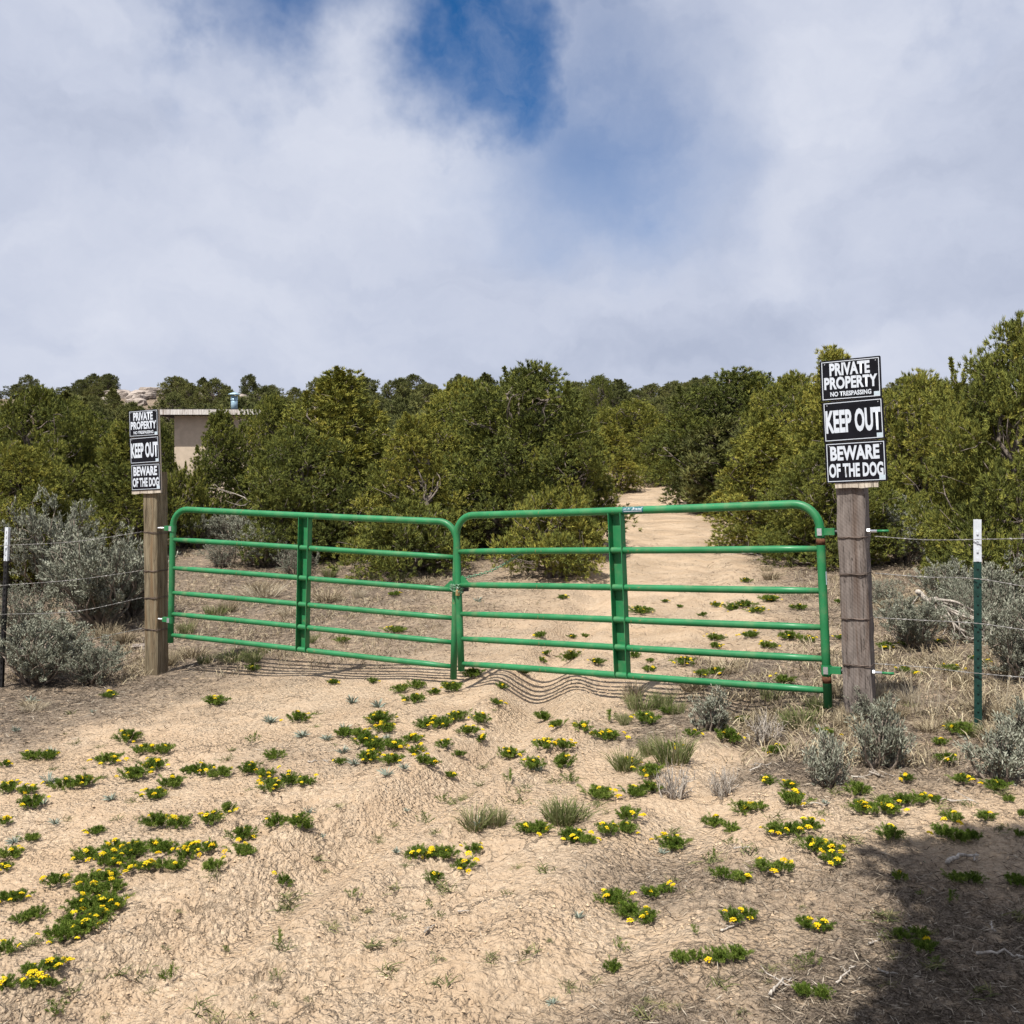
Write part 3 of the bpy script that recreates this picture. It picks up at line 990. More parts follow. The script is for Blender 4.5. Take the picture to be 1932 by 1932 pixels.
def sign_stack(center, yaw, roll, where, plank_w, plank_drop, plank_label):
    base = Matrix.Translation(Vector(center)) @ Matrix.Rotation(yaw, 4, 'Z') @ Matrix.Rotation(-roll, 4, 'Y')
    for k, kind in enumerate(('private', 'keep', 'dog')):
        body, border, patch, texts = sign_meshes(kind)
        nm, lb = SIGN_DESC[kind]
        s = link(nm, body)
        dx = (-0.004, 0.0, 0.003)[k]
        s.matrix_world = base @ Matrix.Translation((dx, -0.002 * (k % 2), 0.262 * (1 - k))) @ Matrix.Rotation(math.radians((0.5, -0.3, 0.2)[k]), 4, 'Y')
        tag(s, lb + ' with white border ' + where, 'sign', 'signs on ' + where[where.index('the'):])
        link('border', border, s)
        link('corner_patch', patch, s)
        for me, loc in texts:
            o = link('lettering', me, s)
            o.location = loc
        sc = MB()
        for sx, sz in ((-0.155, 0.105), (0.155, 0.105), (0.0, -0.118)):
            a = ring_pts(0.0035, 8)
            sc.add(np.column_stack([a[:, 0] + sx, np.full(8, -0.0021), a[:, 1] + sz]), np.arange(8)[None, :])
        link('screws', sc.mesh('screws', M['steel']), s)['kind'] = 'stuff'
    mb = MB()
    hh = 0.262 * 3 - 0.01
    n = 9
    xs = np.linspace(-plank_w / 2, plank_w / 2, n)
    zb = -0.262 * 1.5 - plank_drop + rng.normal(size=n) * 0.0025
    f = np.concatenate([np.column_stack([xs, np.full(n, 0.0045), zb]), np.column_stack([xs, np.full(n, 0.0045), np.full(n, hh / 2)])])
    v = np.concatenate([f, f + [0, 0.021, 0]])
    i = np.arange(n - 1)
    m = 2 * n
    mb.add(v, [np.stack([i, i + 1, i + n + 1, i + n], 1), np.stack([i + m + 1, i + m, i + m + n, i + m + n + 1], 1),
               np.stack([i + m, i + m + 1, i + 1, i], 1), np.stack([i + n, i + n + 1, i + m + n + 1, i + m + n], 1),
               np.array([[0, n, m + n, m], [n - 1, m + n - 1, m + 2 * n - 1, 2 * n - 1]])])
    o = link('backing_board', mb.mesh('backing_board', M['plank']))
    o.matrix_world = base
    tag(o, plank_label, 'board')


nL = np.array([math.sin(YAW_L), -math.cos(YAW_L), 0])
cl = np.array([PL[0], PL[1], 0]) + nL * (0.082 + 0.030)
cl_px = (CX + cl[0] / cl[1] * F)
cl[2] = ZC + (915 - 849) * cl[1] / F
cl[:2] += np.array([math.cos(YAW_L), math.sin(YAW_L)]) * ((273.0 - cl_px) * cl[1] / F / 0.74)
sign_stack(cl, YAW_L, math.radians(2.3), 'on the post beside the tall sagebrush', SW * 0.985, 0.030, 'weathered board behind the signs, as wide as they are')
nR = np.array([math.sin(YAW_R), -math.cos(YAW_R), 0])
cr = np.array([PR[0], PR[1], 0]) + nR * (0.085 + 0.030)
for _ in range(3):
    cr_px = CX + cr[0] / cr[1] * F
    cr[:2] += np.array([math.cos(YAW_R), math.sin(YAW_R)]) * ((1609.5 - cr_px) * cr[1] / F / 1.05)
cr[2] = ZC + (915 - 793) * cr[1] / F
sign_stack(cr, YAW_R, math.radians(2.7), 'on the split grey post', SW * 0.70, 0.034, 'weathered board behind the signs, narrower than they are')

# ------------------------------------------------------------------ steel posts and barbed wire


def make_tpost(base, top, white_frac, mat, label, yaw):
    base, top = np.array(base, float), np.array(top, float)
    d = top - base
    h = float(np.linalg.norm(d))
    root = empty('steel_fence_post', base)
    zx = d / h
    x = np.array([math.cos(yaw), math.sin(yaw), 0])
    x = x - zx * (x @ zx)
    x /= np.linalg.norm(x)
    y = np.cross(zx, x)
    root.matrix_world = Matrix(((x[0], y[0], zx[0], base[0]), (x[1], y[1], zx[1], base[1]), (x[2], y[2], zx[2], base[2]), (0, 0, 0, 1)))
    tag(root, label, 'fence post')

    def tee(z0, z1, m, name, g=0.0):
        w = MB()
        w.box((0, 0, (z0 + z1) / 2), (0.043 + g, 0.005 + g, z1 - z0))
        w.box((0, 0.0195, (z0 + z1) / 2), (0.006 + g, 0.034 + g, z1 - z0))
        return link(name, w.mesh(name, m), root)
    zs = h * (1 - white_frac)
    tee(-0.3, zs, mat, 'shaft')
    tee(zs, h, M['post_white'], 'painted_tip', 0.0008)
    for (a, b, m, nm) in ((0.06, zs, mat, 'studs'), (zs, h - 0.02, M['post_white'], 'tip_studs')):
        w = MB()
        z = a
        while z < b - 0.02:
            w.box((0, -0.0055, z + 0.012), (0.011, 0.007, 0.019))
            z += 0.053
        so = link(nm, w.mesh(nm, m), root)
        so['kind'] = 'stuff'
    return root


TR_b, TR_t = at(1845.5, 1375, 5.83), at(1844, 980, 5.83)
TR_b[2] = gz(TR_b[0], TR_b[1])
tp_r = make_tpost(TR_b, TR_t, 0.20, M['post_green'], 'dark green steel fence post with white tip among dry grass', math.radians(-20))
TL_b, TL_t = at(1, 1290, 9.2), at(13, 995, 9.2)
TL_b[2] = gz(TL_b[0], TL_b[1])
tp_l = make_tpost(TL_b, TL_t, 0.21, M['post_black'], 'black steel fence post with white tip beside the sagebrush', math.radians(-23))


def catmull(pts, n=14):
    pts = np.asarray(pts, float)
    P = np.concatenate([[2 * pts[0] - pts[1]], pts, [2 * pts[-1] - pts[-2]]])
    out = []
    for i in range(1, len(P) - 2):
        t = np.linspace(0, 1, n, endpoint=False)[:, None]
        a, b, c, d = P[i - 1:i + 3]
        out.append(0.5 * (2 * b + (c - a) * t + (2 * a - 5 * b + 4 * c - d) * t ** 2 + (3 * b - a - 3 * c + d) * t ** 3))
    return np.concatenate(out + [pts[-1:]])


def resample(p, step):
    s = np.concatenate([[0], np.cumsum(np.linalg.norm(np.diff(p, axis=0), axis=1))])
    t = np.arange(0, s[-1], step)
    return np.stack([np.interp(t, s, p[:, k]) for k in range(3)], 1)


def barbed_wire(anchor_pts, post, post_size, post_z, label, mat, wraps=2, group='barbed wire strands'):
    """two twisted strands with barbs; wrapped round the timber post"""
    p = resample(catmull(anchor_pts, 20), 0.012)
    tg = np.gradient(p, axis=0)
    tg /= np.linalg.norm(tg, axis=1)[:, None]
    a = np.cross(tg, [0, 0, 1.0])
    a /= np.linalg.norm(a, axis=1)[:, None]
    b = np.cross(tg, a)
    ph = np.arange(len(p)) * 0.012 * 2 * math.pi / 0.07
    mb = MB()
    for k in (0, math.pi):
        mb.tube(p + 0.0018 * (np.cos(ph + k)[:, None] * a + np.sin(ph + k)[:, None] * b), 0.00155, 5)
    root = link('barbed_wire', mb.mesh('barbed_wire', mat, True))
    tag(root, label, 'wire', group)
    bb = MB()
    for i in range(6, len(p) - 4, 10):
        for q in range(2):
            d = rng.normal(size=3)
            d /= np.linalg.norm(d)
            bb.tube([p[i] - d * 0.011, p[i] + d * 0.011], 0.0011, 4)
        bb.tube([p[i] - tg[i] * 0.005, p[i] + tg[i] * 0.005], 0.004, 5)
    o = link('barbs', bb.mesh('barbs', mat), root)
    o['kind'] = 'stuff'
    s = post_size / 2 + 0.0032
    w = MB()
    for k in range(wraps):
        z = post_z - 0.008 * k
        sl = rng.uniform(-0.012, 0.012)
        c = 0.012
        lp = [[-s, -s + c, z], [-s + c, -s, z], [0, -s, z + sl * 0.3], [s - c, -s, z + sl], [s, -s + c, z + sl], [s, s - c, z + sl], [s - c, s, z + sl * 0.6], [-s + c, s, z], [-s, s - c, z]]
        w.tube([post.matrix_world @ Vector(q) for q in lp], 0.0021, 5, closed=True)
    # a twisted tail on the front face
    t = [[s * 0.9 - 0.03 * j * s * 12, -s - 0.002 - 0.002 * math.sin(j * 2.2), post_z - 0.004 + 0.004 * math.cos(j * 2.2)] for j in range(6)]
    w.tube([post.matrix_world @ Vector(q) for q in t], 0.0022, 5)
    link('post_wrap', w.mesh('post_wrap', M['wire_rusty'], True), root)
    return root


ords = ['top', 'second', 'third', 'lowest']
for k, (y0, y1, y2) in enumerate(((1012, 1017.5, 1011), (1082, 1092, 1102), (1166, 1176, 1183), (1253, 1270, 1271))):
    a = at(1652, y0, 6.20)
    b = at(1845, y1, 5.82)
    c = at(2150, y2 + (y2 - y1) * 2 + (-4 if k == 0 else 6), 5.4)
    a[1] += 0.02
    b[1] -= 0.010
    m1 = (a * 0.5 + b * 0.5) + np.array([0, 0, -0.012 + 0.006 * k])
    m2 = (b * 0.5 + c * 0.5) + np.array([0, 0, -0.02])
    q = post_r.matrix_world.inverted() @ Vector(a)
    barbed_wire([a, m1, b, m2, c], post_r, 0.170, q.z, '%s barbed wire strand tied to the split grey post' % ords[k], M['wire'])
for k, (y0, y1) in enumerate(((1003, 1029), (1076, 1104), (1127, 1159), (1185, 1226))):
    a = at(271, y0, 9.62)
    b = at((12, 9, 7, 4)[k], y1, 9.19)
    c = at(-260, y1 + 18, 9.0)
    b[1] -= 0.01
    m1 = (a * 0.5 + b * 0.5) + np.array([0, 0, (-0.03, -0.02, -0.055, -0.03)[k]])
    q = post_l.matrix_world.inverted() @ Vector(a)
    barbed_wire([c, (b + c) / 2, b, m1, a], post_l, 0.164, q.z, '%s barbed wire strand tied to the greenish brown post' % ords[k], M['wire'])

# ------------------------------------------------------------------ chain and padlocks


def chain_links(mb, path, step=0.028, r=0.0033):
    p = resample(path, step)
    for i in range(len(p) - 1):
        t = p[i + 1] - p[i]
        t /= np.linalg.norm(t)
        a = np.cross(t, [0, 0, 1.0])
        a /= np.linalg.norm(a)
        b = np.cross(t, a)
        s = a if i % 2 else b
        c = (p[i] + p[i + 1]) / 2
        an = np.arange(10) * 2 * math.pi / 10
        ell = c + np.cos(an)[:, None] * t * step * 0.72 + np.sin(an)[:, None] * s * 0.0095
        mb.tube(ell, r, 5, closed=True)


cL = gl_root.matrix_world @ Vector((gl_L, 0, gl_H * FR[2]))
cR = gr_root.matrix_world @ Vector((0, 0, gr_H * FR[2]))
mid = (np.array(cL) + np.array(cR)) / 2
mb = MB()
for k, dz in enumerate((0.02, 0.0, -0.022)):
    ang = np.linspace(0, 2 * math.pi, 26)
    u = np.array(cR) - np.array(cL)
    u[2] = 0
    dlen = np.linalg.norm(u)
    u /= dlen
    v = np.array([-u[1], u[0], 0])
    lp = np.array([mid + u * (dlen / 2 + 0.040) * math.cos(a) + v * 0.048 * math.sin(a) + np.array([0, 0, dz + 0.010 * math.cos(a + k)]) for a in ang])
    chain_links(mb, lp, 0.026, 0.0032)
p_end = gr_root.matrix_world @ Vector((0.62, 0.026, gr_H * FR[1] - 0.02))
p0 = gr_root.matrix_world @ Vector((0.03, 0.034, gr_H * FR[2] + 0.05))
q = catmull([mid + np.array([0.05, 0.02, 0.05]), np.array(p0), (np.array(p0) * 0.5 + np.array(p_end) * 0.5) + np.array([0, 0.01, -0.035]), np.array(p_end), np.array(gr_root.matrix_world @ Vector((0.66, 0.03, gr_H * FR[1] + 0.03)))], 16)
chain_links(mb, q, 0.028, 0.0034)
o = link('chain', mb.mesh('chain', M['chain'], True))
tag(o, 'pale green steel chain looped round the two gate uprights', 'chain')


def padlock(loc, yaw, roll, mat, label, w, h, d):
    root = empty('padlock', loc)
    root.matrix_world = Matrix.Translation(loc) @ Matrix.Rotation(yaw, 4, 'Z') @ Matrix.Rotation(roll, 4, 'Y')
    tag(root, label, 'padlock')
    c = 0.004
    p = [(-w / 2 + c, -d / 2), (w / 2 - c, -d / 2), (w / 2, -d / 2 + c), (w / 2, d / 2 - c), (w / 2 - c, d / 2), (-w / 2 + c, d / 2), (-w / 2, d / 2 - c), (-w / 2, -d / 2 + c)]
    zz = [-h, -h + c, -c, 0]
    sc = [0.88, 1, 1, 0.88]
    v = np.array([[x * s, y * s, z] for z, s in zip(zz, sc) for x, y in p])
    i = np.arange(8)
    fs = [np.stack([k * 8 + i, k * 8 + (i + 1) % 8, (k + 1) * 8 + (i + 1) % 8, (k + 1) * 8 + i], 1) for k in range(3)]
    mb = MB()
    mb.add(v, [np.concatenate(fs), i[::-1][None, :], (i + 24)[None, :]])
    link('body', mb.mesh('body', mat), root)
    an = np.linspace(0, math.pi, 9)
    r = w * 0.32
    pts = [[r, 0, -0.004], [r, 0, 0.014]] + [[r * math.cos(a), 0, 0.014 + r * math.sin(a)] for a in an] + [[-r, 0, 0.014], [-r, 0, -0.004]]
    mb = MB()
    mb.tube(pts, 0.0038, 8)
    link('shackle', mb.mesh('shackle', M['steel'], True), root)


padlock(Vector(at(864.5, 1113, 8.05)), math.radians(50), math.radians(4), M['brass'], 'brass padlock hanging from the green chain', 0.042, 0.046, 0.022)
padlock(Vector(at(879, 1106, 8.14)), math.radians(5), math.radians(-3), M['dark_metal'], 'dark padlock tucked under the gate rail by the chain', 0.046, 0.042, 0.024)

# ------------------------------------------------------------------ small house behind the junipers


def build_house():
    Y = 30.0
    x0, x1 = (329 - CX) * Y / F, (492 - CX) * Y / F
    zt = ZC + (915 - 784) * Y / F
    zg = min(gz(x0, Y), gz(x1, Y), gz(x0, Y + 3.2), gz(x1, Y + 3.2)) - 0.2
    root = empty('small_house', ((x0 + x1) / 2, Y, zg))
    tag(root, 'small tan flat roofed house half hidden behind junipers', 'house')
    cx = (x0 + x1) / 2
    mb = MB()
    mb.box((0, 1.6, (zt - zg) / 2), (x1 - x0, 3.2, zt - zg))
    link('wall', mb.mesh('wall', M['wall']), root)
    # wall sheet joints as thin battens
    for bx in (x0 + 1.22, x0 + 2.44):
        b = MB()
        b.box((bx - cx, -0.006, (zt - zg) / 2), (0.03, 0.012, zt - zg - 0.02))
        link('batten', b.mesh('batten', M['wall']), root)
    xr0 = (299 - CX) * Y / F - cx
    xr1 = x1 - cx + 0.25
    mb = MB()
    mb.box(((xr0 + xr1) / 2, 1.6, zt - zg + 0.10), (xr1 - xr0, 4.0, 0.15))
    rf = link('roof', mb.mesh('roof', M['roof']), root)
    f = MB()
    n = 14
    xs = np.linspace(xr0 - 0.01, xr1 + 0.01, n)
    for a, b in zip(xs[:-1], xs[1:]):
        pass
    f.box(((xr0 + xr1) / 2, -0.418, zt - zg + 0.075), (xr1 - xr0 + 0.02, 0.03, 0.155))
    f.box((xr0 - 0.017, 1.6, zt - zg + 0.075), (0.03, 4.0, 0.155))
    link('fascia', f.mesh('fascia', M['fascia']), rf)
    px = (442 - CX) * (Y + 1.2) / F - cx
    p = MB()
    zb = zt - zg + 0.17
    p.tube([[px, 1.2, zb], [px, 1.2, zb + 0.52]], 0.105, 14)
    p.tube([[px, 1.2, zb + 0.40], [px, 1.2, zb + 0.44]], 0.118, 14)
    pp = link('stovepipe', p.mesh('stovepipe', M['pipe'], True), rf)
    c = MB()
    c.tube([[px, 1.2, zb + 0.58], [px, 1.2, zb + 0.60], [px, 1.2, zb + 0.66]], [0.19, 0.18, 0.03], 14)
    for k in range(3):
        a = k * 2.1
        c.box((px + 0.09 * math.cos(a), 1.2 + 0.09 * math.sin(a), zb + 0.55), (0.015, 0.015, 0.1))
    c_o = link('pipe_cap', c.mesh('pipe_cap', M['pipe']), root)
    return root


build_house()

# ------------------------------------------------------------------ junipers


def limb(mb, p0, p1, r0, r1, bend=0.15, n=7, sides=6):
    p0, p1 = np.asarray(p0, float), np.asarray(p1, float)
    t = np.linspace(0, 1, n)[:, None]
    off = rng.normal(size=3) * np.linalg.norm(p1 - p0) * bend
    w = rng.normal(size=(n, 3)) * np.linalg.norm(p1 - p0) * 0.025
    w[0] = 0
    pts = p0 + (p1 - p0) * t + off * np.sin(t * math.pi) + w
    mb.tube(pts, np.linspace(r0, r1, n), sides)
    return pts


def unit(n):
    v = rng.normal(size=(n, 3))
    return v / np.linalg.norm(v, axis=1)[:, None]


def crown_from_lobes(mb, centers, radii, density, leaf, tuft_leaves, inner=0.25, tint0=0.0, squash=0.8, keep=None):
    """leaf sprays spread through every lobe, mostly near its skin"""
    for c, r in zip(centers, radii):
        nt = max(14, int(density * r * r))
        d = unit(nt)
        d[:, 2] += 0.25
        d /= np.linalg.norm(d, axis=1)[:, None]
        rad = r * np.where(rng.random(nt) < inner, rng.uniform(0.25, 0.7, nt), rng.uniform(0.72, 1.12, nt))
        # bumpy skin
        rad *= 1 + 0.16 * np.sin(d[:, 0] * 7 + c[2] * 3) * np.cos(d[:, 2] * 8 + c[0] * 5)
        pos = c + d * rad[:, None] * np.array([1, 1, squash])
        if keep is not None:
            k = keep(pos)
            pos, d = pos[k], d[k]
            nt = len(pos)
            if nt == 0:
                continue
        lobe_t = rng.uniform(-0.16, 0.16)
        out = np.array([c[0], c[1], 0]) if True else 0
        k = tuft_leaves
        b = np.repeat(pos, k, 0) + rng.normal(size=(nt * k, 3)) * leaf * 0.22
        dd = np.repeat(d, k, 0) * 0.8 + unit(nt * k) * 0.72 + np.array([0, 0, 0.5])
        tint = np.clip(np.repeat(0.52 + tint0 + lobe_t + rng.normal(size=nt) * 0.13, k) + rng.normal(size=nt * k) * 0.10, 0, 1)
        mb.needles(b, dd, leaf * rng.uniform(0.8, 1.5, nt * k), leaf * 0.27 * rng.uniform(0.8, 1.3, nt * k), tint)


def make_juniper_meshes(shape, seed, H=3.2, R=1.5, nl=34, density=1150, leaf=0.075, k=9, name='juniper', mat='juniper', tint0=0.0):
    global rng
    rng = np.random.default_rng(seed)
    cs, rs = [], []
    for i in range(nl):
        t = (i + rng.uniform(0.1, 0.9)) / nl
        if shape == 'cone':
            env = R * (1.0 - 0.86 * t ** 1.25) * (0.80 + 0.30 * min(1, t * 6))
        elif shape == 'round':
            env = R * math.sqrt(max(0.04, 1 - (max(0, t - 0.30) / 0.72) ** 2)) * (0.78 + 0.22 * min(1, t * 4))
        elif shape == 'open':
            env = R * (0.55 + 0.55 * math.sin(min(1, t * 1.05) * math.pi * 0.8))
        else:
            env = R * (1 - 0.5 * t)
        a = i * 2.399 + rng.uniform(-0.5, 0.5)
        rr = env * rng.uniform(0.35, 0.86) if t < 0.9 else env * rng.uniform(0.0, 0.5)
        r = R * rng.uniform(0.17, 0.29) * (1 - 0.25 * t)
        cs.append(np.array([rr * math.cos(a), rr * math.sin(a), 0.20 + t * (H - 0.35)]))
        rs.append(r)
    cr = MB()
    crown_from_lobes(cr, cs, rs, density, leaf, k, tint0=tint0)
    # leading shoots give the ragged outline
    ns = 14 if shape == 'cone' else (6 if 'far' in name else 14)
    for i in range(ns):
        j = rng.integers(nl // 3, nl)
        c, r = cs[j], rs[j]
        d = np.array([c[0] * 0.25, c[1] * 0.25, 1.0]) + rng.normal(size=3) * 0.28
        d /= np.linalg.norm(d)
        ln = r * rng.uniform(0.5, 0.95)
        m = 46
        t = rng.random(m)
        pos = c + d * (r * 0.7 + ln * t)[:, None] + rng.normal(size=(m, 3)) * (0.10 * r * (1.25 - t))[:, None]
        kk = max(4, k // 2)
        cr.leaves(np.repeat(pos, kk, 0), np.repeat(np.tile(d, (m, 1)), kk, 0) + unit(m * kk) * 0.8, leaf * rng.uniform(0.6, 1.1, m * kk), leaf * 0.32,
                  np.clip(0.58 + tint0 + rng.normal(size=m * kk) * 0.12, 0, 1))
    tr = MB()
    nst = 3 if shape != 'cone' else 1
    tops = []
    for i in range(nst):
        a = rng.uniform(0, 6.28)
        top = np.array([0.3 * R * math.cos(a), 0.3 * R * math.sin(a), H * rng.uniform(0.6, 0.85)]) if nst > 1 else np.array([0.03, 0.02, H * 0.93])
        pts = limb(tr, [0.05 * math.cos(a), 0.05 * math.sin(a), -0.15], top, 0.07, 0.016, 0.08, 9, 7)
        tops.append(pts)
    for c, r in zip(cs, rs):
        pts = tops[rng.integers(len(tops))]
        zi = np.argmin(np.abs(pts[:, 2] - max(0.12, c[2] - 0.55 * np.hypot(c[0], c[1]) - 0.15)))
        lp = limb(tr, pts[zi], c, 0.022, 0.007, 0.12, 6, 5)
        for q in range(2):
            limb(tr, lp[rng.integers(2, 6)], c + unit(1)[0] * r * rng.uniform(0.8, 1.22), 0.009, 0.003, 0.15, 4, 4)
    allv = np.concatenate(cr.v)
    H = float(np.percentile(allv[:, 2], 99.9))
    R = float(np.percentile(np.hypot(allv[:, 0], allv[:, 1]), 97))
    return cr.mesh(name + '_crown', M[mat], False, True), tr.mesh(name + '_trunk', M['bark'], True), H, R


VAR = {
    'cone1': make_juniper_meshes('cone', 11, 3.3, 1.35, 84, 1000, 0.052, 16, tint0=0.06),
    'cone2': make_juniper_meshes('cone', 19, 3.0, 1.30, 78, 1000, 0.052, 16, tint0=0.12),
    'round1': make_juniper_meshes('round', 13, 3.3, 1.60, 92, 1000, 0.052, 16, tint0=-0.04),
    'round2': make_juniper_meshes('round', 14, 3.0, 1.60, 86, 1000, 0.052, 16, tint0=0.02),
    'open1': make_juniper_meshes('open', 15, 3.4, 1.50, 70, 1000, 0.052, 16, tint0=-0.02),
    'low1': make_juniper_meshes('low', 16, 1.3, 1.2, 44, 1300, 0.050, 14, tint0=0.13),
}
FAR = {
    'f1': make_juniper_meshes('round', 21, 3.0, 1.5, 58, 520, 0.105, 10, 'far_juniper', 'juniper_far'),
    'f2': make_juniper_meshes('open', 22, 3.2, 1.4, 58, 520, 0.105, 10, 'far_juniper', 'juniper_far'),
    'f3': make_juniper_meshes('cone', 23, 3.0, 1.3, 58, 520, 0.105, 10, 'far_juniper', 'juniper_far'),
    'f4': make_juniper_meshes('round', 24, 2.6, 1.6, 58, 520, 0.105, 10, 'far_juniper', 'juniper_far', 0.1),
}


def place_juniper(var, x, y, h, w, rot, label, group, sink=0.05, name='juniper_tree'):
    cm, tm, H, R = var
    o = empty(name, (x, y, gz(x, y) - sink))
    o.rotation_euler = (0, 0, rot)
    o.scale = (w / (2 * R), w / (2 * R), h / H)
    tag(o, label, 'tree', group)
    link('trunk', tm, o)
    link('crown', cm, o)
    return o


def juniper_px(kind, px, ytop, Y, wpx, label, rot=None, group='junipers beyond the gate', mul=1.0):
    x = (px - CX) * Y / F
    zt = ZC + (HZ - ytop) * Y / F
    h = (zt - gz(x, Y)) * mul
    return place_juniper(VAR[kind], x, Y, h, 1.10 * wpx * Y / F, random.uniform(0, 6.28) if rot is None else rot, label, group)


NEAR = [
    ('cone1', 640, 692, 18.0, 300, 'tall pointed juniper right of the small house, spire top'),
    ('cone2', 418, 766, 19.6, 140, 'bushy juniper standing in front of the small house wall'),
    ('round2', 515, 742, 20.8, 165, 'rounded juniper hiding the end of the house roof'),
    ('round2', 560, 800, 16.8, 230, 'broad juniper at the foot of the tall pointed one'),
    ('cone2', 775, 775, 16.2, 200, 'yellow green juniper beside the tall round juniper by the track'),
    ('round1', 1000, 682, 17.2, 320, 'tall round topped juniper beside the sandy track'),
    ('round2', 880, 712, 20.5, 260, 'dark juniper close behind the yellow green one'),
    ('open1', 1075, 800, 16.4, 170, 'open branched juniper overhanging the edge of the track'),
    ('low1', 1045, 905, 14.6, 210, 'low bright yellow green juniper sprawling at the track edge'),
    ('low1', 770, 925, 15.3, 230, 'low juniper skirt below the yellow green juniper'),
    ('round1', 1395, 694, 25.0, 290, 'large domed juniper on the far side of the track'),
    ('round2', 1500, 700, 21.0, 240, 'domed juniper left of the sign post across the track'),
    ('cone1', 1445, 790, 17.0, 230, 'pale pointed juniper where the track narrows'),
    ('cone1', 1575, 648, 18.5, 210, 'twin tipped juniper rising behind the private property sign'),
    ('round2', 1560, 830, 15.2, 250, 'bushy juniper low behind the split grey post'),
    ('round1', 1730, 697, 16.5, 240, 'dark juniper to the right behind the white tipped post'),
    ('cone2', 1800, 730, 18.5, 200, 'slim juniper filling the gap behind the white tipped post'),
    ('round1', 1935, 590, 11.2, 310, 'tallest juniper overlooking the barbed wire fence'),
    ('cone2', 1862, 668, 12.6, 190, 'pointed juniper shouldering the tallest one by the wire fence'),
    ('round1', 1850, 800, 12.8, 210, 'juniper growing at the foot of the tallest one'),
    ('round2', 75, 725, 18.5, 230, 'dark rounded juniper behind the black fence post'),
    ('round1', 30, 830, 14.8, 230, 'wide juniper beside the black fence post'),
    ('cone2', 235, 790, 17.5, 180, 'juniper directly behind the sign post by the sagebrush'),
    ('round2', 160, 770, 21.0, 240, 'juniper between the sign post and the dark rounded one'),
    ('cone1', 305, 795, 22.5, 70, 'narrow juniper at the corner of the small house'),
    ('low1', 345, 868, 18.5, 130, 'low dark juniper below the small house wall'),
    ('round1', 1195, 752, 37.0, 170, 'juniper closing the view at the end of the track'),
    ('cone2', 1150, 800, 31.0, 120, 'juniper on the inner bend of the track'),
    ('round2', 1265, 790, 33.0, 130, 'juniper opposite the bend of the track'),
    ('open1', 1128, 706, 52.0, 62, 'lone upright juniper against the sky above the track'),
]
for kind, px, yt, Y, w, lab in NEAR:
    juniper_px(kind, px, yt, Y, w, lab)

# scattered junipers up the hill, told apart only by their place
fr = random.Random(5)
cand = []
tries = 0
while len(cand) < 230 and tries < 9000:
    tries += 1
    Y = 24 + 70 * fr.random() ** 1.15
    px = fr.uniform(-160, 2090)
    x = (px - CX) * Y / F
    if 1085 < px < 1345 and Y < 42:
        continue
    if 270 < px < 560 and Y < 36:
        continue
    if Y < 30 and 560 < px < 1090 and fr.random() < 0.4:
        continue
    if any((x - a) ** 2 + (Y - b) ** 2 < (1.5 + 0.010 * Y) ** 2 for a, b in cand):
        continue
    cand.append((x, Y))
for x, Y in cand:
    k = fr.choice(['f1', 'f1', 'f2', 'f2', 'f3', 'f4'])
    h = fr.uniform(1.7, 3.2)
    hmax = ZC + (HZ - fr.uniform(700, 738)) * Y / F - gz(x, Y)
    h = max(0.9, min(h, hmax))
    w = max(1.6, h * fr.uniform(0.8, 1.15))
    look = {'f1': 'rounded', 'f2': 'loose', 'f3': 'pointed', 'f4': 'low spreading'}[k]
    zone = 'at the foot of the hill' if Y < 40 else ('halfway up the hill' if Y < 64 else 'on the hill skyline')
    pxx = CX + x / Y * F
    by = 'on the house side' if pxx < 600 else ('behind the gate junipers' if pxx < 1100 else ('above the track end' if pxx < 1340 else 'on the far side of the track'))
    place_juniper(FAR[k], x, Y, h, w, fr.uniform(0, 6.28), '%s juniper %s %s' % (look, zone, by), '%s junipers %s %s' % (look, zone, by), name='hillside_juniper')

# the juniper beside the photographer, whose crown shades the near right ground
rng = np.random.default_rng(77)


def outside_view(p):
    Y = np.maximum(p[:, 1], 0.02)
    px = CX + p[:, 0] / Y * F
    py = HZ - (p[:, 2] - ZC) / Y * F
    return ~((p[:, 1] > 0.02) & (px > -150) & (px < 2090) & (py > -170) & (py < 2150))


sh = (SUN_T.x / -SUN_T.z, SUN_T.y / -SUN_T.z)
lobes = []
for (px, py, h, r) in ((1790, 1640, 3.7, 0.26), (1890, 1600, 3.9, 0.22), (1930, 1680, 3.6, 0.36), (1850, 1700, 3.5, 0.25), (1960, 1780, 3.3, 0.4), (1890, 1800, 3.3, 0.26), (1830, 1885, 3.0, 0.22), (1900, 1900, 3.1, 0.34), (2050, 1700, 3.6, 0.45), (2080, 1850, 3.0, 0.45), (1750, 1960, 2.9, 0.18), (2200, 1900, 2.8, 0.5), (1900, 2030, 2.9, 0.36), (2150, 1600, 3.9, 0.4)):
    gx, gy = ground_hit(px, py)
    lobes.append((np.array([gx - h * sh[0], gy - h * sh[1], h + gz(gx, gy)]), r))
for c, r in [((2.2, 0.9, 2.2), 0.6), ((2.5, 0.2, 2.0), 0.6), ((1.9, 0.0, 2.7), 0.6), ((2.6, 1.3, 1.6), 0.5), ((2.9, 0.7, 1.3), 0.5)]:
    lobes.append((np.array(c), r))
mb = MB()
crown_from_lobes(mb, [l[0] for l in lobes], [l[1] for l in lobes], 2300, 0.08, 12, keep=outside_view, inner=0.4)
tr = empty('juniper_tree', (2.25, 0.35, gz(2.25, 0.35)))
tag(tr, 'overhanging juniper on the near side of the fence, shading the ground', 'tree')
off = np.array([2.25, 0.35, gz(2.25, 0.35)])
mb.v = [v - off for v in mb.v]
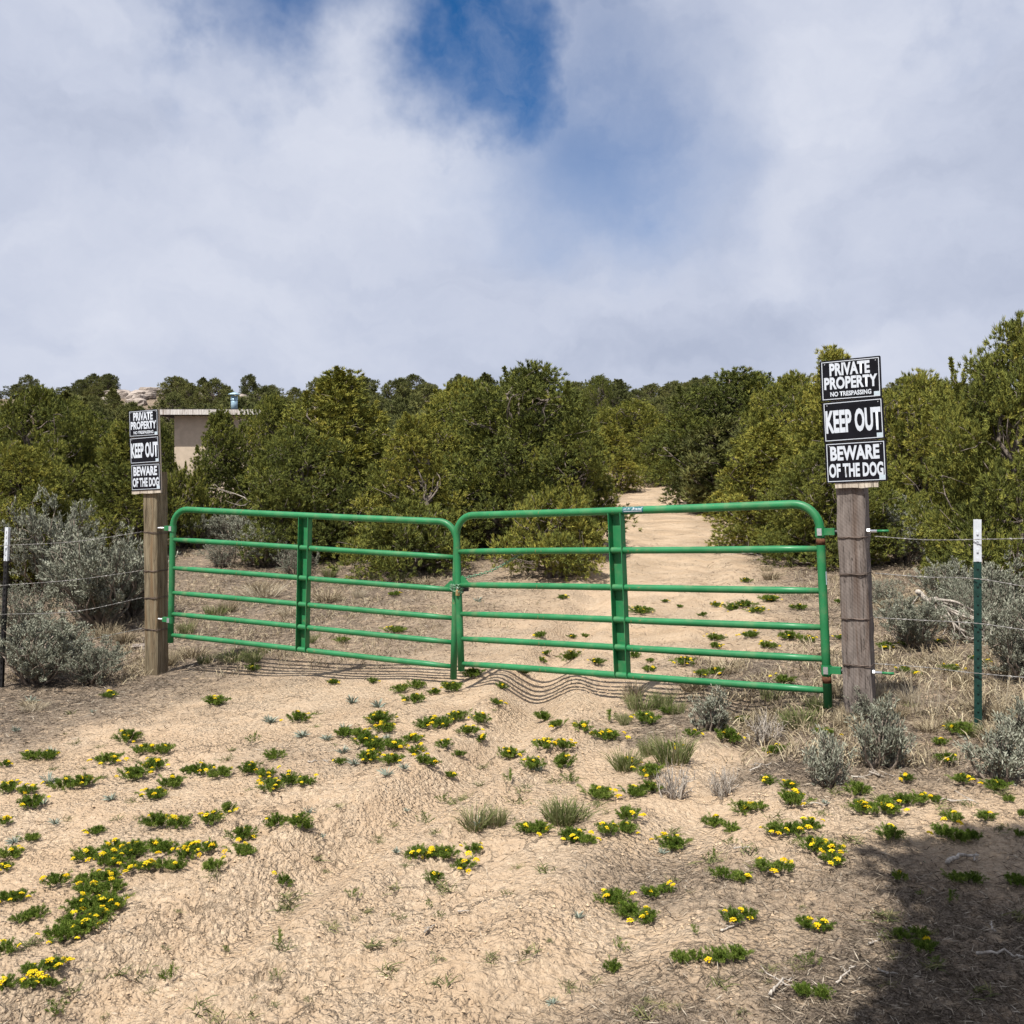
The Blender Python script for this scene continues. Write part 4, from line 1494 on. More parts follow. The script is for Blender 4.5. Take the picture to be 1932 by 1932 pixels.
link('crown', mb.mesh('near_crown', M['juniper'], False, True), tr)
mb = MB()
tp = limb(mb, [0, 0, -0.2], [-0.5, 0.25, 2.6], 0.12, 0.05, 0.06, 9, 8)
for c, r in lobes:
    e = c - off
    i = 5 if e[2] > 2.4 else 3
    q = limb(mb, tp[i], e, 0.03, 0.008, 0.05, 6, 5)
link('trunk', mb.mesh('near_trunk', M['bark'], True), tr)

# ------------------------------------------------------------------ rocks on the hill


def rock_mesh(seed):
    bm = MB()
    nu, nv = 14, 9
    vs = []
    for j in range(nv):
        ph = -math.pi / 2 + math.pi * j / (nv - 1)
        for i in range(nu):
            a = 2 * math.pi * i / nu
            d = np.array([math.cos(a) * math.cos(ph), math.sin(a) * math.cos(ph), math.sin(ph)])
            vs.append(np.sign(d) * np.abs(d) ** 0.62)
    vs = np.array(vs)
    n = 1 + 0.30 * perlin(vs[:, 0] * 1.3 + seed, vs[:, 2] * 2.4 + vs[:, 1] * 1.7) + 0.15 * perlin(vs[:, 0] * 3.3, vs[:, 2] * 5 + seed + vs[:, 1] * 3)
    vs = vs * n[:, None] * np.array([0.5, 0.45, 0.3])
    fs = []
    for j in range(nv - 1):
        for i in range(nu):
            fs.append([j * nu + i, j * nu + (i + 1) % nu, (j + 1) * nu + (i + 1) % nu, (j + 1) * nu + i])
    bm.add(vs, np.array(fs))
    return bm.mesh('boulder', M['rock'])


ROCKS = [rock_mesh(s) for s in (1.3, 4.7, 9.1, 13.9)]
rr = random.Random(8)
spots = []
for (px, py, n, sp) in ((245, 748, 7, 40), (400, 748, 9, 45), (590, 757, 7, 35), (875, 772, 8, 30), (1235, 775, 9, 22), (1215, 805, 7, 18), (540, 772, 4, 20), (720, 765, 3, 25), (165, 770, 4, 25), (1060, 770, 3, 20)):
    for k in range(n):
        spots.append((px + rr.gauss(0, sp * 0.8), py + rr.uniform(-12, 14)))
        spots.append((px + rr.gauss(0, sp * 0.9), py + rr.uniform(-12, 16)))
for px, py in spots:
    x, y = ground_hit(px, py)
    if y > 95:
        y = 70.0
        x = (px - CX) * y / F
    o = link('boulder', rr.choice(ROCKS))
    s = rr.uniform(0.45, 1.5)
    o.location = (x, y, gz(x, y) + 0.08 * s)
    o.scale = (s * rr.uniform(0.9, 1.7), s, s * rr.uniform(0.6, 1.1))
    o.rotation_euler = (rr.uniform(-0.15, 0.15), rr.uniform(-0.15, 0.15), rr.uniform(0, 6.28))
    tag(o, 'pale weathered boulder in the outcrops on the hillside', 'boulder', 'boulders on the hillside')
for px, py, s in ((268, 1222, 0.22), (540, 1000, 0.35), (300, 1185, 0.12)):
    x, y = ground_hit(px, py)
    o = link('rock', ROCKS[1])
    o.location = (x, y, gz(x, y))
    o.scale = (s * 1.4, s, s * 0.6)
    tag(o, {268: 'flat pale stone at the foot of the greenish brown post', 540: 'pale stone among the brush beyond the gate', 300: 'small pale stone close behind the greenish brown post'}[px], 'rock')

# ------------------------------------------------------------------ shrubs and ground plants


def sage_meshes(seed, W=1.0, H=0.8, nst=26, leaves=9000, dead=0.0, lt=0.0):
    global rng
    rng = np.random.default_rng(seed)
    st, fo = MB(), MB()
    pos, dirs = [], []
    for i in range(nst):
        a = rng.uniform(0, 6.28)
        tilt = math.sqrt(rng.random())
        tip = np.array([math.cos(a) * W * 0.5 * tilt * rng.uniform(0.7, 1.05), math.sin(a) * W * 0.5 * tilt * rng.uniform(0.7, 1.05), H * rng.uniform(0.62, 1.0) * (1 - 0.42 * tilt ** 2)])
        pts = limb(st, [0.03 * math.cos(a), 0.03 * math.sin(a), -0.04], tip, 0.013, 0.003, 0.10, 8, 5)
        for j in range(7):
            k = rng.integers(2, 8)
            d = (tip - pts[0]) / np.linalg.norm(tip) + rng.normal(size=3) * 0.55 + np.array([0, 0, 0.35])
            d /= np.linalg.norm(d)
            e = pts[k] + d * rng.uniform(0.10, 0.26) * max(W, H)
            sp = limb(st, pts[k], e, 0.0035, 0.0012, 0.08, 5, 3)
            t = rng.random(14)
            pos.append(pts[k] + (e - pts[k]) * (0.25 + 0.8 * t[:, None]))
            dirs.append(np.tile(d, (14, 1)))
    if leaves:
        pos, dirs = np.concatenate(pos), np.concatenate(dirs)
        pick = rng.integers(0, len(pos), leaves)
        b = pos[pick] + rng.normal(size=(leaves, 3)) * 0.012
        fo.leaves(b, dirs[pick] * 0.7 + unit(leaves) * 0.75 + np.array([0, 0, 0.35]), 0.034 * rng.uniform(0.6, 1.3, leaves), 0.0095, np.clip(0.42 + lt + rng.normal(size=leaves) * 0.2, 0, 1))
        # flowering stalks left from last year
        return st.mesh('sage_stems', M['twig'], True), fo.mesh('sage_foliage', M['sage'], False, True), W, H
    return st.mesh('dead_stems', M['deadwood'], True), None, W, H


SAGE = [sage_meshes(31, 1.0, 0.8, 34, 17000), sage_meshes(32, 1.0, 0.7, 40, 19000, lt=0.08), sage_meshes(33, 0.9, 0.9, 30, 15000, lt=-0.05), sage_meshes(34, 1.0, 0.8, 36, 8000, lt=-0.10)]
SAGE_S = [sage_meshes(35, 0.42, 0.36, 26, 3600, lt=0.12), sage_meshes(36, 0.40, 0.42, 22, 3400, lt=0.08)]
DEAD = [sage_meshes(37, 0.5, 0.3, 26, 0), sage_meshes(38, 0.9, 0.7, 20, 0)]


def place_shrub(var, px, py, wpx, hpx, label, group=None, name='sagebrush', cat='shrub'):
    x, y = ground_hit(px, py)
    st, fo, W, H = var
    o = empty(name, (x, y, gz(x, y) - 0.01))
    w, h = (1.3 if W > 0.6 else 1.08) * wpx * y / F, (1.10 if W > 0.6 else 1.0) * hpx * y / F
    o.scale = (w / W, w / W, h / H)
    o.rotation_euler = (0, 0, random.uniform(0, 6.28))
    tag(o, label, cat, group)
    link('stems', st, o)
    if fo:
        link('foliage', fo, o)
    return o


G_SB = 'sagebrush beyond the fence line'
for v, px, py, w, h, lab in [
    (1, 190, 1185, 190, 150, 'large grey sagebrush leaning on the greenish brown post'),
    (0, 95, 1125, 150, 170, 'tall loose sagebrush behind the black fence post wires'),
    (2, 30, 1090, 120, 110, 'sagebrush just behind the black fence post'),
    (1, 70, 1290, 170, 110, 'grey green sagebrush in front of the black fence post'),
    (0, 175, 1290, 110, 80, 'small round sagebrush in front of the barbed wire'),
    (3, 190, 1045, 110, 55, 'thin sagebrush on bare soil behind the sign post'),
    (0, 375, 1035, 60, 60, 'sagebrush seen between the top rails at the hinge'),
    (1, 440, 1030, 80, 55, 'pale sagebrush below the junipers by the house'),
    (3, 500, 1070, 110, 70, 'dark twiggy sagebrush behind the gate upright'),
    (3, 610, 1020, 90, 60, 'sagebrush at the foot of the broad juniper'),
    (3, 900, 1040, 120, 100, 'grey brown brush behind the meeting gate uprights'),
    (3, 960, 1030, 100, 90, 'grey brown brush under the low yellow green juniper'),
    (3, 1500, 1022, 110, 60, 'pale sagebrush beside the track below the domed juniper'),
    (0, 1560, 1030, 90, 60, 'sagebrush behind the bent corner of the gate'),
    (0, 1700, 1065, 130, 115, 'tall sagebrush between the split grey post and the white tipped post'),
    (3, 1770, 1060, 120, 100, 'twiggy sagebrush left of the bleached dead branch'),
    (1, 1725, 1222, 120, 85, 'low grey green sagebrush behind the lower wires'),
    (0, 1895, 1195, 170, 130, 'wide sagebrush beyond the white tipped post'),
    (1, 1940, 1285, 160, 140, 'pale sagebrush under the wires past the white tipped post'),
    (3, 1835, 1210, 100, 100, 'sparse sagebrush directly behind the white tipped post'),
    (2, 1650, 1010, 80, 70, 'sagebrush behind the hinge bolts of the split grey post'),
    (1, 250, 1165, 110, 110, 'sagebrush squeezed between the large one and the post'),
    (0, 130, 1060, 120, 110, 'upright sagebrush below the dark rounded juniper'),
    (3, 40, 1200, 110, 90, 'shaded sagebrush under the lower wires by the black post'),
    (3, 420, 1070, 70, 45, 'small sagebrush behind the second rail'),
    (3, 560, 1085, 70, 50, 'small dark sagebrush right of the gate upright'),
    (3, 1870, 1120, 120, 90, 'brush between the wires and the tallest juniper'),
    (1, 1800, 1150, 110, 80, 'grey sagebrush beneath the bleached dead branch'),
    (3, 1660, 1140, 70, 45, 'low dry brush beside the split grey post'),
    (0, 20, 1020, 110, 70, 'sagebrush at the foot of the wide juniper'),
]:
    place_shrub(SAGE[v], px, py, w, h, lab)
for v, px, py, w, h, lab in [
    (1, 1338, 1378, 78, 78, 'small upright sagebrush under the stickered gate leaf'),
    (0, 1562, 1480, 92, 92, 'small grey sagebrush in front of the split grey post'),
    (0, 1662, 1448, 110, 120, 'pale sagebrush at the foot of the split grey post'),
    (1, 1625, 1360, 60, 60, 'thin sagebrush against the base of the split grey post'),
    (0, 1885, 1470, 120, 90, 'low grey sagebrush in front of the white tipped post'),
    (0, 1930, 1420, 90, 90, 'sagebrush beside the dry stalks past the white tipped post'),
]:
    place_shrub(SAGE_S[v], px, py, w, h, lab)
place_shrub(DEAD[0], 1275, 1505, 85, 62, 'brown leafless cushion shrub among the yellow flowers', name='dead_shrub')
place_shrub(DEAD[0], 1368, 1500, 70, 55, 'straw coloured leafless shrub beside the brown cushion shrub', name='dead_shrub')
place_shrub(DEAD[0], 1440, 1405, 90, 60, 'purplish leafless shrub in front of the gate hinge', name='dead_shrub')
place_shrub(DEAD[1], 1255, 770, 70, 40, 'grey leafless shrub on the rocky skyline above the track', name='dead_shrub')

# bleached dead branch lying behind the wires
rng = np.random.default_rng(91)
root_p = at(1800, 1075, 8.6)
root_p[2] = gz(root_p[0], root_p[1])
mb = MB()
e0 = np.array([-0.15, 0, 0.42])
for k in range(5):
    a = np.array([-0.32 + 0.03 * k, 0.02 * k, 0.46 - 0.02 * k])
    b = np.array([rng.uniform(0.15, 0.65), rng.uniform(-0.3, 0.3), rng.uniform(0.0, 0.3)])
    p = limb(mb, a, b, 0.024 - 0.003 * k, 0.008, 0.12, 8, 6)
    for j in range(6):
        s = p[rng.integers(1, 8)]
        e = s + np.array([rng.uniform(-0.25, 0.25), rng.uniform(-0.2, 0.2), rng.uniform(-0.42, 0.02)])
        e[2] = max(e[2], -0.01)
        limb(mb, s, e, 0.008, 0.003, 0.15, 6, 4)
o = link('dead_branch', mb.mesh('dead_branch', M['deadwood'], True))
o.location = root_p
tag(o, 'bleached dead juniper branch lying beyond the barbed wire', 'branch')
for px, py, Y, lab, ln in ((505, 950, 17.0, 'pale bare branch sticking out of the broad juniper', 0.9), (1500, 1000, 16, 'bleached fallen limb at the edge of the track', 0.8)):
    b = at(px, py, Y)
    mb = MB()
    p = limb(mb, [0, 0, 0], [-ln, -0.2, 0.35 if px < 1000 else 0.05], 0.018, 0.006, 0.06, 8, 6)
    for j in range(7):
        s = p[rng.integers(2, 8)]
        limb(mb, s, s + rng.normal(size=3) * 0.18 + [-0.1, 0, 0.04], 0.007, 0.002, 0.1, 5, 4)
    o = link('dead_branch', mb.mesh('dead_branch', M['deadwood'], True))
    z = b[2] if px < 1000 else gz(b[0], b[1]) + 0.04
    o.location = (b[0], b[1], z)
    tag(o, lab, 'branch')


# ---- low herbs
def herb_mesh(seed, R=0.1, nl=34, H=0.07, k=15):
    global rng
    rng = np.random.default_rng(seed)
    mb = MB()
    for i in range(nl):
        a = rng.uniform(0, 6.28)
        q = math.sqrt(rng.random())
        c = np.array([math.cos(a), math.sin(a), 0]) * R * 0.55 * q * rng.uniform(0.3, 1)
        tip = c + np.array([math.cos(a) * R * 0.62, math.sin(a) * R * 0.62, 0]) * rng.uniform(0.35, 1.0) * q + np.array([0, 0, H * rng.uniform(0.55, 1.1) * (1 - 0.45 * q)])
        t = np.linspace(0.15, 1, k)[:, None]
        ax = c + (tip - c) * t + np.array([0, 0, 0.25 * H]) * np.sin(t * math.pi * 0.8)
        d = (tip - c) / (np.linalg.norm(tip - c) + 1e-6)
        b = np.repeat(ax, 5, 0)
        dd = np.tile(d * 0.7, (k * 5, 1)) + unit(k * 5) * 0.85 + np.array([0, 0, 0.22])
        lt = rng.normal() * 0.15
        mb.leaves(b, dd, R * 0.165 * rng.uniform(0.6, 1.3, k * 5), R * 0.025, np.clip(0.5 + lt + rng.normal(size=k * 5) * 0.2, 0, 1))
    return mb.mesh('herb_foliage', M['herb'], False, True)


HERB = [herb_mesh(s, 0.1, n, h) for s, n, h in ((41, 40, 0.058), (42, 34, 0.046), (43, 46, 0.060), (44, 30, 0.05), (45, 42, 0.054))]
THIN = [herb_mesh(s, 0.1, 9, 0.075, 9) for s in (46, 47, 48)]


def flower_mesh(seed):
    global rng
    rng = np.random.default_rng(seed)
    mb = MB()
    n = 15
    for i in range(n):
        a = i * 2.4
        q = math.sqrt(i / n)
        c = np.array([math.cos(a) * q * 0.0135, math.sin(a) * q * 0.0135, 0.002 - 0.006 * q * q + rng.uniform(-0.002, 0.002)])
        r = rng.uniform(0.0034, 0.0050)
        oc = np.array([[1, 0, 0], [0, 1, 0], [-1, 0, 0], [0, -1, 0], [0, 0, 0.8], [0, 0, -0.8]], float) * r
        ra = rng.uniform(0, 1.5)
        Rm = np.array([[math.cos(ra), -math.sin(ra), 0], [math.sin(ra), math.cos(ra), 0], [0, 0, 1]])
        mb.add(oc @ Rm.T + c, np.array([[0, 1, 4], [1, 2, 4], [2, 3, 4], [3, 0, 4], [1, 0, 5], [2, 1, 5], [3, 2, 5], [0, 3, 5]]), np.clip(0.6 + rng.normal() * 0.22, 0, 1))
    return mb.mesh('flower_head', M['petal'], False, True)


FLOW = [flower_mesh(s) for s in (51, 52, 53)]


def rosette_mesh(seed):
    global rng
    rng = np.random.default_rng(seed)
    mb = MB()
    n = 34
    a = rng.uniform(0, 6.28, n)
    el = rng.uniform(0.25, 1.15, n)
    d = np.stack([np.cos(a) * np.cos(el), np.sin(a) * np.cos(el), np.sin(el)], 1)
    mb.blades(d * 0.012 * np.array([1, 1, 0.2]), d, 0.085 * rng.uniform(0.6, 1.2, n), 0.010, 0.25, np.clip(0.5 + rng.normal(size=n) * 0.25, 0, 1))
    return mb.mesh('rosette', M['bluegrey'], False, True)


def grass_mesh(seed, n=170, H=0.2, R=0.06, spread=0.45, mat='grass', wd=0.0035, droop=0.5):
    global rng
    rng = np.random.default_rng(seed)
    mb = MB()
    a = rng.uniform(0, 6.28, n)
    q = np.sqrt(rng.random(n)) * R
    b = np.stack([np.cos(a) * q, np.sin(a) * q, np.full(n, -0.005)], 1)
    a2 = a + rng.normal(size=n) * 0.6
    sp = spread * rng.uniform(0.1, 1.1, n)
    d = np.stack([np.cos(a2) * sp, np.sin(a2) * sp, np.ones(n)], 1)
    mb.blades(b, d, H * rng.uniform(0.45, 1.1, n), wd, droop * rng.uniform(0.2, 1.4, n), np.clip(rng.normal(0.5, 0.24, n), 0, 1))
    return mb.mesh('grass_blades', M[mat], False, True)


ROSE = [rosette_mesh(s) for s in (61, 62, 63)]
GRASS = [grass_mesh(71, 240), grass_mesh(72, 220, 0.16, 0.08, 0.6), grass_mesh(73, 200, 0.2, 0.05, 0.7)]
STRAW = [grass_mesh(74, 260, 0.2, 0.06, 0.8, 'straw'), grass_mesh(75, 220, 0.16, 0.07, 1.0, 'straw'), grass_mesh(76, 34, 0.55, 0.07, 0.42, 'pale_straw', 0.0055, 0.12), grass_mesh(79, 240, 0.2, 0.07, 0.9, 'pale_straw', 0.003, 0.6)]


def sprig_mesh(seed):
    global rng
    rng = np.random.default_rng(seed)
    mb = MB()
    n = 26
    a = rng.uniform(0, 6.28, n)
    el = rng.uniform(0.1, 0.9, n)
    d = np.stack([np.cos(a) * np.cos(el), np.sin(a) * np.cos(el), np.sin(el)], 1)
    b = np.stack([rng.normal(size=n) * 0.02, rng.normal(size=n) * 0.02, np.full(n, -0.002)], 1)
    mb.blades(b, d, 0.06 * rng.uniform(0.5, 1.3, n), 0.004, 0.4, np.clip(rng.normal(0.5, 0.25, n), 0, 1))
    return mb.mesh('sprig_blades', M['sprig'], False, True)


SPRIG = [sprig_mesh(s) for s in (64, 65, 66)]


def zA(x, y): return (x / 3.272, 1341.7 + y / 3.272)
def zB(x, y): return (503.1 + x / 3.272, 1341.7 + y / 3.272)
def zC(x, y): return (1006.3 + x / 3.272, 1341.7 + y / 3.272)
def zD(x, y): return (1341.7 + x / 3.272, 1341.7 + y / 3.272)
def z5(x, y): return (1428.9 + x / 3.84, 922.4 + y / 3.84)
def z6(x, y): return (x / 3.84, 922.4 + y / 3.84)
def z7(x, y): return (461.2 + x / 3.84, 922.4 + y / 3.84)
def z8(x, y): return (964.4 + x / 3.84, 922.4 + y / 3.84)


HERBS = [
 (zA, 3.272, [(1840,45,170,6),(785,175,170,7),(940,240,210,3),(670,310,180,5),(240,285,200,3),(30,335,80,4),(830,400,170,4),(960,345,170,8),(1060,450,170,3),(1290,395,260,5),(1150,370,100,0),(1690,280,150,0),(1580,385,230,8),(1720,455,220,10),(1890,440,140,2),(110,485,220,12),(450,470,240,8),(200,575,190,3),(950,525,150,6),(30,690,110,6),(600,745,130,2),(1040,690,270,8),(1300,670,160,4),(1410,610,120,3),(1500,780,170,3),(1490,870,150,2),(1770,700,260,2),(1910,720,70,0),(60,890,190,4),(190,790,110,0),(600,920,280,12),(760,860,240,6),(900,850,220,8),(1080,880,250,8),(1230,860,200,8),(1320,960,190,1),(1050,960,200,4),(860,960,200,6),(340,1060,190,2),(600,1040,260,6),(620,1110,280,4),(590,1190,300,8),(640,1240,240,4),(520,1290,280,7),(430,1370,300,5),(180,1270,200,0),(60,1150,220,5),(30,970,120,4),(1750,1050,120,1),(40,1480,180,4),(260,1620,240,7),(240,1690,220,5),(40,1700,170,3),(690,940,180,3)]),
 (zB, 3.272, [(700,60,180,9),(730,120,130,5),(1000,85,190,3),(1130,60,220,12),(1330,60,140,2),(530,160,200,3),(620,200,160,3),(720,240,220,9),(640,290,160,8),(450,320,90,1),(790,310,160,6),(900,180,140,5),(920,250,130,4),(980,320,170,3),(1100,210,120,2),(1185,275,100,0),(1330,180,110,4),(1130,410,90,2),(1240,130,150,4),(1500,275,140,5),(1770,220,220,16),(1660,340,160,3),(1840,330,170,2),(1710,50,130,0),(1800,90,120,2),(1640,745,200,4),(1880,790,170,4),(970,910,200,5),(1120,890,170,4),(1280,860,150,3),(1210,960,170,4),(1030,1050,120,2)]),
 (zC, 3.272, [(310,100,130,3),(450,160,180,7),(690,60,190,5),(820,10,100,0),(720,390,180,4),(970,140,110,2),(1190,170,180,4),(1500,250,140,3),(1280,60,100,1),(860,235,150,4),(580,330,150,6),(670,500,200,3),(400,515,180,4),(580,650,160,3),(510,740,220,7),(280,790,210,5),(30,740,120,2),(860,830,180,6),(1340,600,200,5),(1160,710,200,2),(1440,440,110,2),(1610,560,190,6),(1580,470,100,4),(1650,730,230,8),(1500,740,140,3),(1480,970,220,4),(1220,1040,230,1),(1780,870,240,8),(1850,930,180,4),(770,1120,200,3),(500,1180,190,3),(650,1270,260,6),(1270,1280,220,4),(1740,1330,200,3),(950,1530,200,1),(1200,1540,220,0),(490,1590,120,0),(1720,1740,200,0)]),
 (zD, 3.272, [(1000,610,260,9),(1080,560,140,0),(1100,770,170,1),(1200,420,100,3),(1240,560,200,6),(1390,560,100,1),(1160,1030,110,1),(1230,1380,220,1),(1320,1470,180,0),(1430,770,180,1),(1570,800,200,0),(1490,670,170,3),(1690,660,150,1),(1550,430,140,3),(1450,300,130,3),(1420,200,110,1),(1540,130,180,2),(1760,470,150,2),(1840,560,80,0),(1920,650,60,0),(1900,770,80,0),(700,140,150,4),(900,500,160,0),(1560,1050,200,0),(1880,1060,160,0)]),
 (z8, 3.84, [(370,790,100,4),(480,537,70,2),(210,1068,110,2),(450,1215,180,9),(250,1200,80,3),(220,1245,90,1),(620,1260,120,3),(540,1070,90,1),(440,1075,70,1),(930,880,190,9),(1120,825,60,2),(1220,855,60,0),(1390,915,80,2),(1640,840,220,16),(1480,845,100,6),(1780,880,160,10),(1870,800,120,8),(1700,670,80,3),(890,1215,100,0),(1010,1245,80,0),(1260,1260,180,8),(1430,1330,200,9),(1480,1080,150,4),(1480,1140,120,4),(1740,1060,150,5),(1860,1140,160,6),(1000,1310,120,1),(90,1325,100,1)]),
 (z7, 3.84, [(1090,770,110,4),(1090,1020,190,6),(720,1105,110,1),(650,1410,100,4),(920,1400,100,1),(1190,1440,200,4),(1230,1530,180,2),(1500,1450,180,6),(1370,1480,100,2),(1820,1550,110,3),(1650,1350,150,4),(1870,1440,100,1),(60,1300,90,1)]),
 (z6, 3.84, [(800,1500,130,4),(1550,1550,190,5),(1840,1310,80,1)]),
 (z5, 3.84, [(300,1080,230,12),(100,800,150,8),(300,860,160,4),(20,880,60,2),(600,820,80,3),(600,1080,80,5),(930,1150,120,4),(1090,1130,130,7),(1330,1110,80,3),(1400,1310,160,3),(1060,1320,110,3),(1150,1340,80,2),(1550,1230,60,1),(1660,1260,80,3),(190,1390,180,2),(1280,800,80,0)]),
]


def behind_gate(x, y):
    if x < -0.45:
        yg = 9.48 + (x + 3.30) * (8.27 - 9.48) / 2.81
    else:
        yg = 8.06 + (x + 0.42) * (6.36 - 8.06) / 2.46
    return y > yg


hr_ = random.Random(12)


def put_on_ground(o, x, y, s, sz=None):
    e = 0.06
    nx = -(gz(x + e, y) - gz(x - e, y)) / (2 * e)
    ny = -(gz(x, y + e) - gz(x, y - e)) / (2 * e)
    o.location = (x, y, gz(x, y))
    o.rotation_euler = (-ny * -1 * -0.7, nx * 0.7, hr_.uniform(0, 6.28))
    o.scale = (s, s, s if sz is None else sz)


def zone_of(x, y):
    d = float(seg_dist(np.array([x]), np.array([y]), RUT)[0])
    if math.hypot(x - 2.23, y - 6.27) < 1.0:
        return 'around the split grey post'
    if math.hypot(x - 2.77, y - 5.83) < 0.9:
        return 'around the white tipped post'
    if behind_gate(x, y):
        return 'on the sandy track' if -0.4 < x - 0.175 * (y - 10) < 3.0 else 'off the sandy track'
    if behind_gate(x, y + 0.75):
        return 'below the gate rails'
    if d < 0.4:
        return 'beside the wheel rut'
    if x > 1.3 and y < 4.3:
        return 'near the tree shade'
    xr = np.interp(y, RUT[:, 1], RUT[:, 0])
    return 'between rut and sagebrush' if x < xr else 'between rut and tree shade'


def herb_label(n, x, y, s):
    size = 'small' if s < 0.75 else ('broad' if s > 1.25 else 'mid sized')
    side = zone_of(x, y)
    fl = 'flowerless' if n == 0 else ('with one to three yellow heads' if n <= 3 else ('with four to seven yellow heads' if n <= 7 else 'crowded with yellow heads'))
    return '%s green parsley clump %s, %s' % (size, fl, side), '%s parsley clumps %s %s' % (size, fl, side)


for fn, sc, items in HERBS:
    for (zx, zy, w, nf) in items:
        px, py = fn(zx, zy)
        wp = w / sc
        if w >= 200:
            sub = [(px - wp * 0.24, py + hr_.uniform(-0.1, 0.1) * wp, wp * 0.72, nf // 2), (px + wp * 0.26, py + hr_.uniform(-0.12, 0.08) * wp, wp * 0.68, nf - nf // 2)]
        else:
            sub = [(px, py, wp, nf)]
        for (qx, qy, qw, qn) in sub:
            x, y = ground_hit(qx, qy + qw * 0.12)
            s = qw * y / F / 0.2 * 1.25
            o = link('parsley_plant', hr_.choice(HERB))
            put_on_ground(o, x, y, s, max(0.6, min(1.25, s * 1.08)))
            o.scale[0] *= hr_.uniform(0.85, 1.2)
            lab, grp = herb_label(qn, x, y, s)
            tag(o, lab, 'plant', grp)
            for k in range(qn):
                a = hr_.uniform(0, 6.28)
                q = 0.1 * (0.55 + 0.55 * hr_.random()) if hr_.random() < 0.6 else 0.1 * hr_.random() * 0.6
                f = link('flower_head', hr_.choice(FLOW), o)
                h = (0.050 if q < 0.06 else 0.032) + hr_.uniform(-0.008, 0.012)
                f.location = (math.cos(a) * q, math.sin(a) * q, h)
                fs = hr_.uniform(0.65, 1.15) / s
                f.scale = (fs, fs, fs)
                f.rotation_euler = (hr_.uniform(-0.4, 0.4), hr_.uniform(-0.4, 0.4), hr_.uniform(0, 6))

for fn, sc, items, meshes, nm, lab, grp in [
    (zA, 3.272, [(1670,55,100),(1870,140,90),(300,430,130),(690,530,90),(90,800,100),(320,255,110),(270,560,90),(340,680,90)], ROSE, 'silver_rosette', 'silvery blue grey leaf rosette on the bare sand', 'silvery rosettes'),
    (zB, 3.272, [(540,310,90),(470,240,90),(740,380,110),(480,100,100),(850,340,90),(750,150,60),(370,160,90),(800,855,70),(1310,690,110),(860,610,50),(260,610,80),(340,770,50)], ROSE, 'silver_rosette', 'silvery blue grey leaf rosette on the bare sand', 'silvery rosettes'),
    (zC, 3.272, [(280,1260,90),(120,1800,80),(800,870,80),(30,350,80),(1800,560,60)], ROSE, 'silver_rosette', 'silvery blue grey leaf rosette on the bare sand', 'silvery rosettes'),
    (z7, 3.84, [(780,1530,130),(970,1560,130),(180,1670,110),(420,1775,100),(1690,795,80)], ROSE, 'silver_rosette', 'silvery blue grey leaf rosette on the bare sand', 'silvery rosettes'),
    (z6, 3.84, [(220,1530,110),(120,1740,90),(670,1600,60)], ROSE, 'silver_rosette', 'silvery blue grey leaf rosette on the bare sand', 'silvery rosettes'),
]:
    for (zx, zy, w) in items:
        px, py = fn(zx, zy)
        x, y = ground_hit(px, py + 6)
        o = link(nm, hr_.choice(meshes))
        put_on_ground(o, x, y, w / sc * y / F / 0.14)
        tag(o, lab.replace('on the bare sand', zone_of(x, y)), 'plant', grp + ' ' + zone_of(x, y))

# bunch grasses and straw tussocks
GR = [
 (zB, 3.272, [(1290,690,260,130),(1420,680,180,100),(1830,660,240,150)], GRASS, 'green'),
 (zC, 3.272, [(560,330,230,130),(860,270,330,160),(720,230,150,140),(200,640,330,120),(560,40,120,60),(1640,60,260,110),(560,70,100,60)], GRASS, 'green'),
 (z8, 3.84, [(950,1560,260,150),(1100,1560,200,120),(1180,1600,180,110),(1500,1700,200,110),(1880,1510,180,120)], GRASS, 'green'),
 (z8, 3.84, [(880,1500,160,130),(1320,1430,260,100),(1550,1300,260,90),(1850,1700,220,120),(1880,640,150,70),(1850,580,110,60)], STRAW, 'straw'),
 (z7, 3.84, [(620,620,150,90),(1110,650,120,80),(930,650,80,50),(1240,570,80,50),(480,1100,120,70),(40,1220,160,80),(150,1170,120,70)], GRASS, 'green'),
 (z7, 3.84, [(130,760,300,110),(610,790,220,110),(1300,680,200,80),(830,770,110,70),(330,900,200,70),(900,880,140,50)], STRAW, 'straw'),
 (z6, 3.84, [(770,1040,200,150),(900,1090,180,90),(1230,1250,160,110),(1400,1190,240,110),(1880,740,160,90),(1650,880,150,80),(250,1590,180,60),(200,1560,130,60)], STRAW, 'straw'),
 (z6, 3.84, [(1560,900,180,100),(1690,1230,260,90),(1830,1240,180,80),(1350,1030,160,90),(1480,1250,140,70)], GRASS, 'green'),
 (z5, 3.84, [(560,1480,140,120),(480,1560,160,130),(620,1700,200,120),(700,1500,180,110),(1650,1600,260,170),(1800,1650,260,200),(1880,1780,240,170),(1700,1780,200,140),(1000,850,260,110),(1170,800,160,80),(880,760,140,80),(760,1600,220,160),(860,1540,160,140),(1000,1620,200,120),(1250,1720,240,110),(1080,1520,160,120),(640,1620,140,130),(1350,1000,200,100),(1500,900,200,110),(1250,1100,160,60),(1330,1250,180,70),(1780,1300,260,140),(1900,1100,200,130),(1500,1400,200,90),(700,1640,180,140)], STRAW, 'straw'),
 (z5, 3.84, [(300,1650,240,120),(430,1580,180,120),(1480,1730,240,100),(1560,1770,160,90),(1400,560,160,60),(1330,540,130,50)], GRASS, 'green'),
]
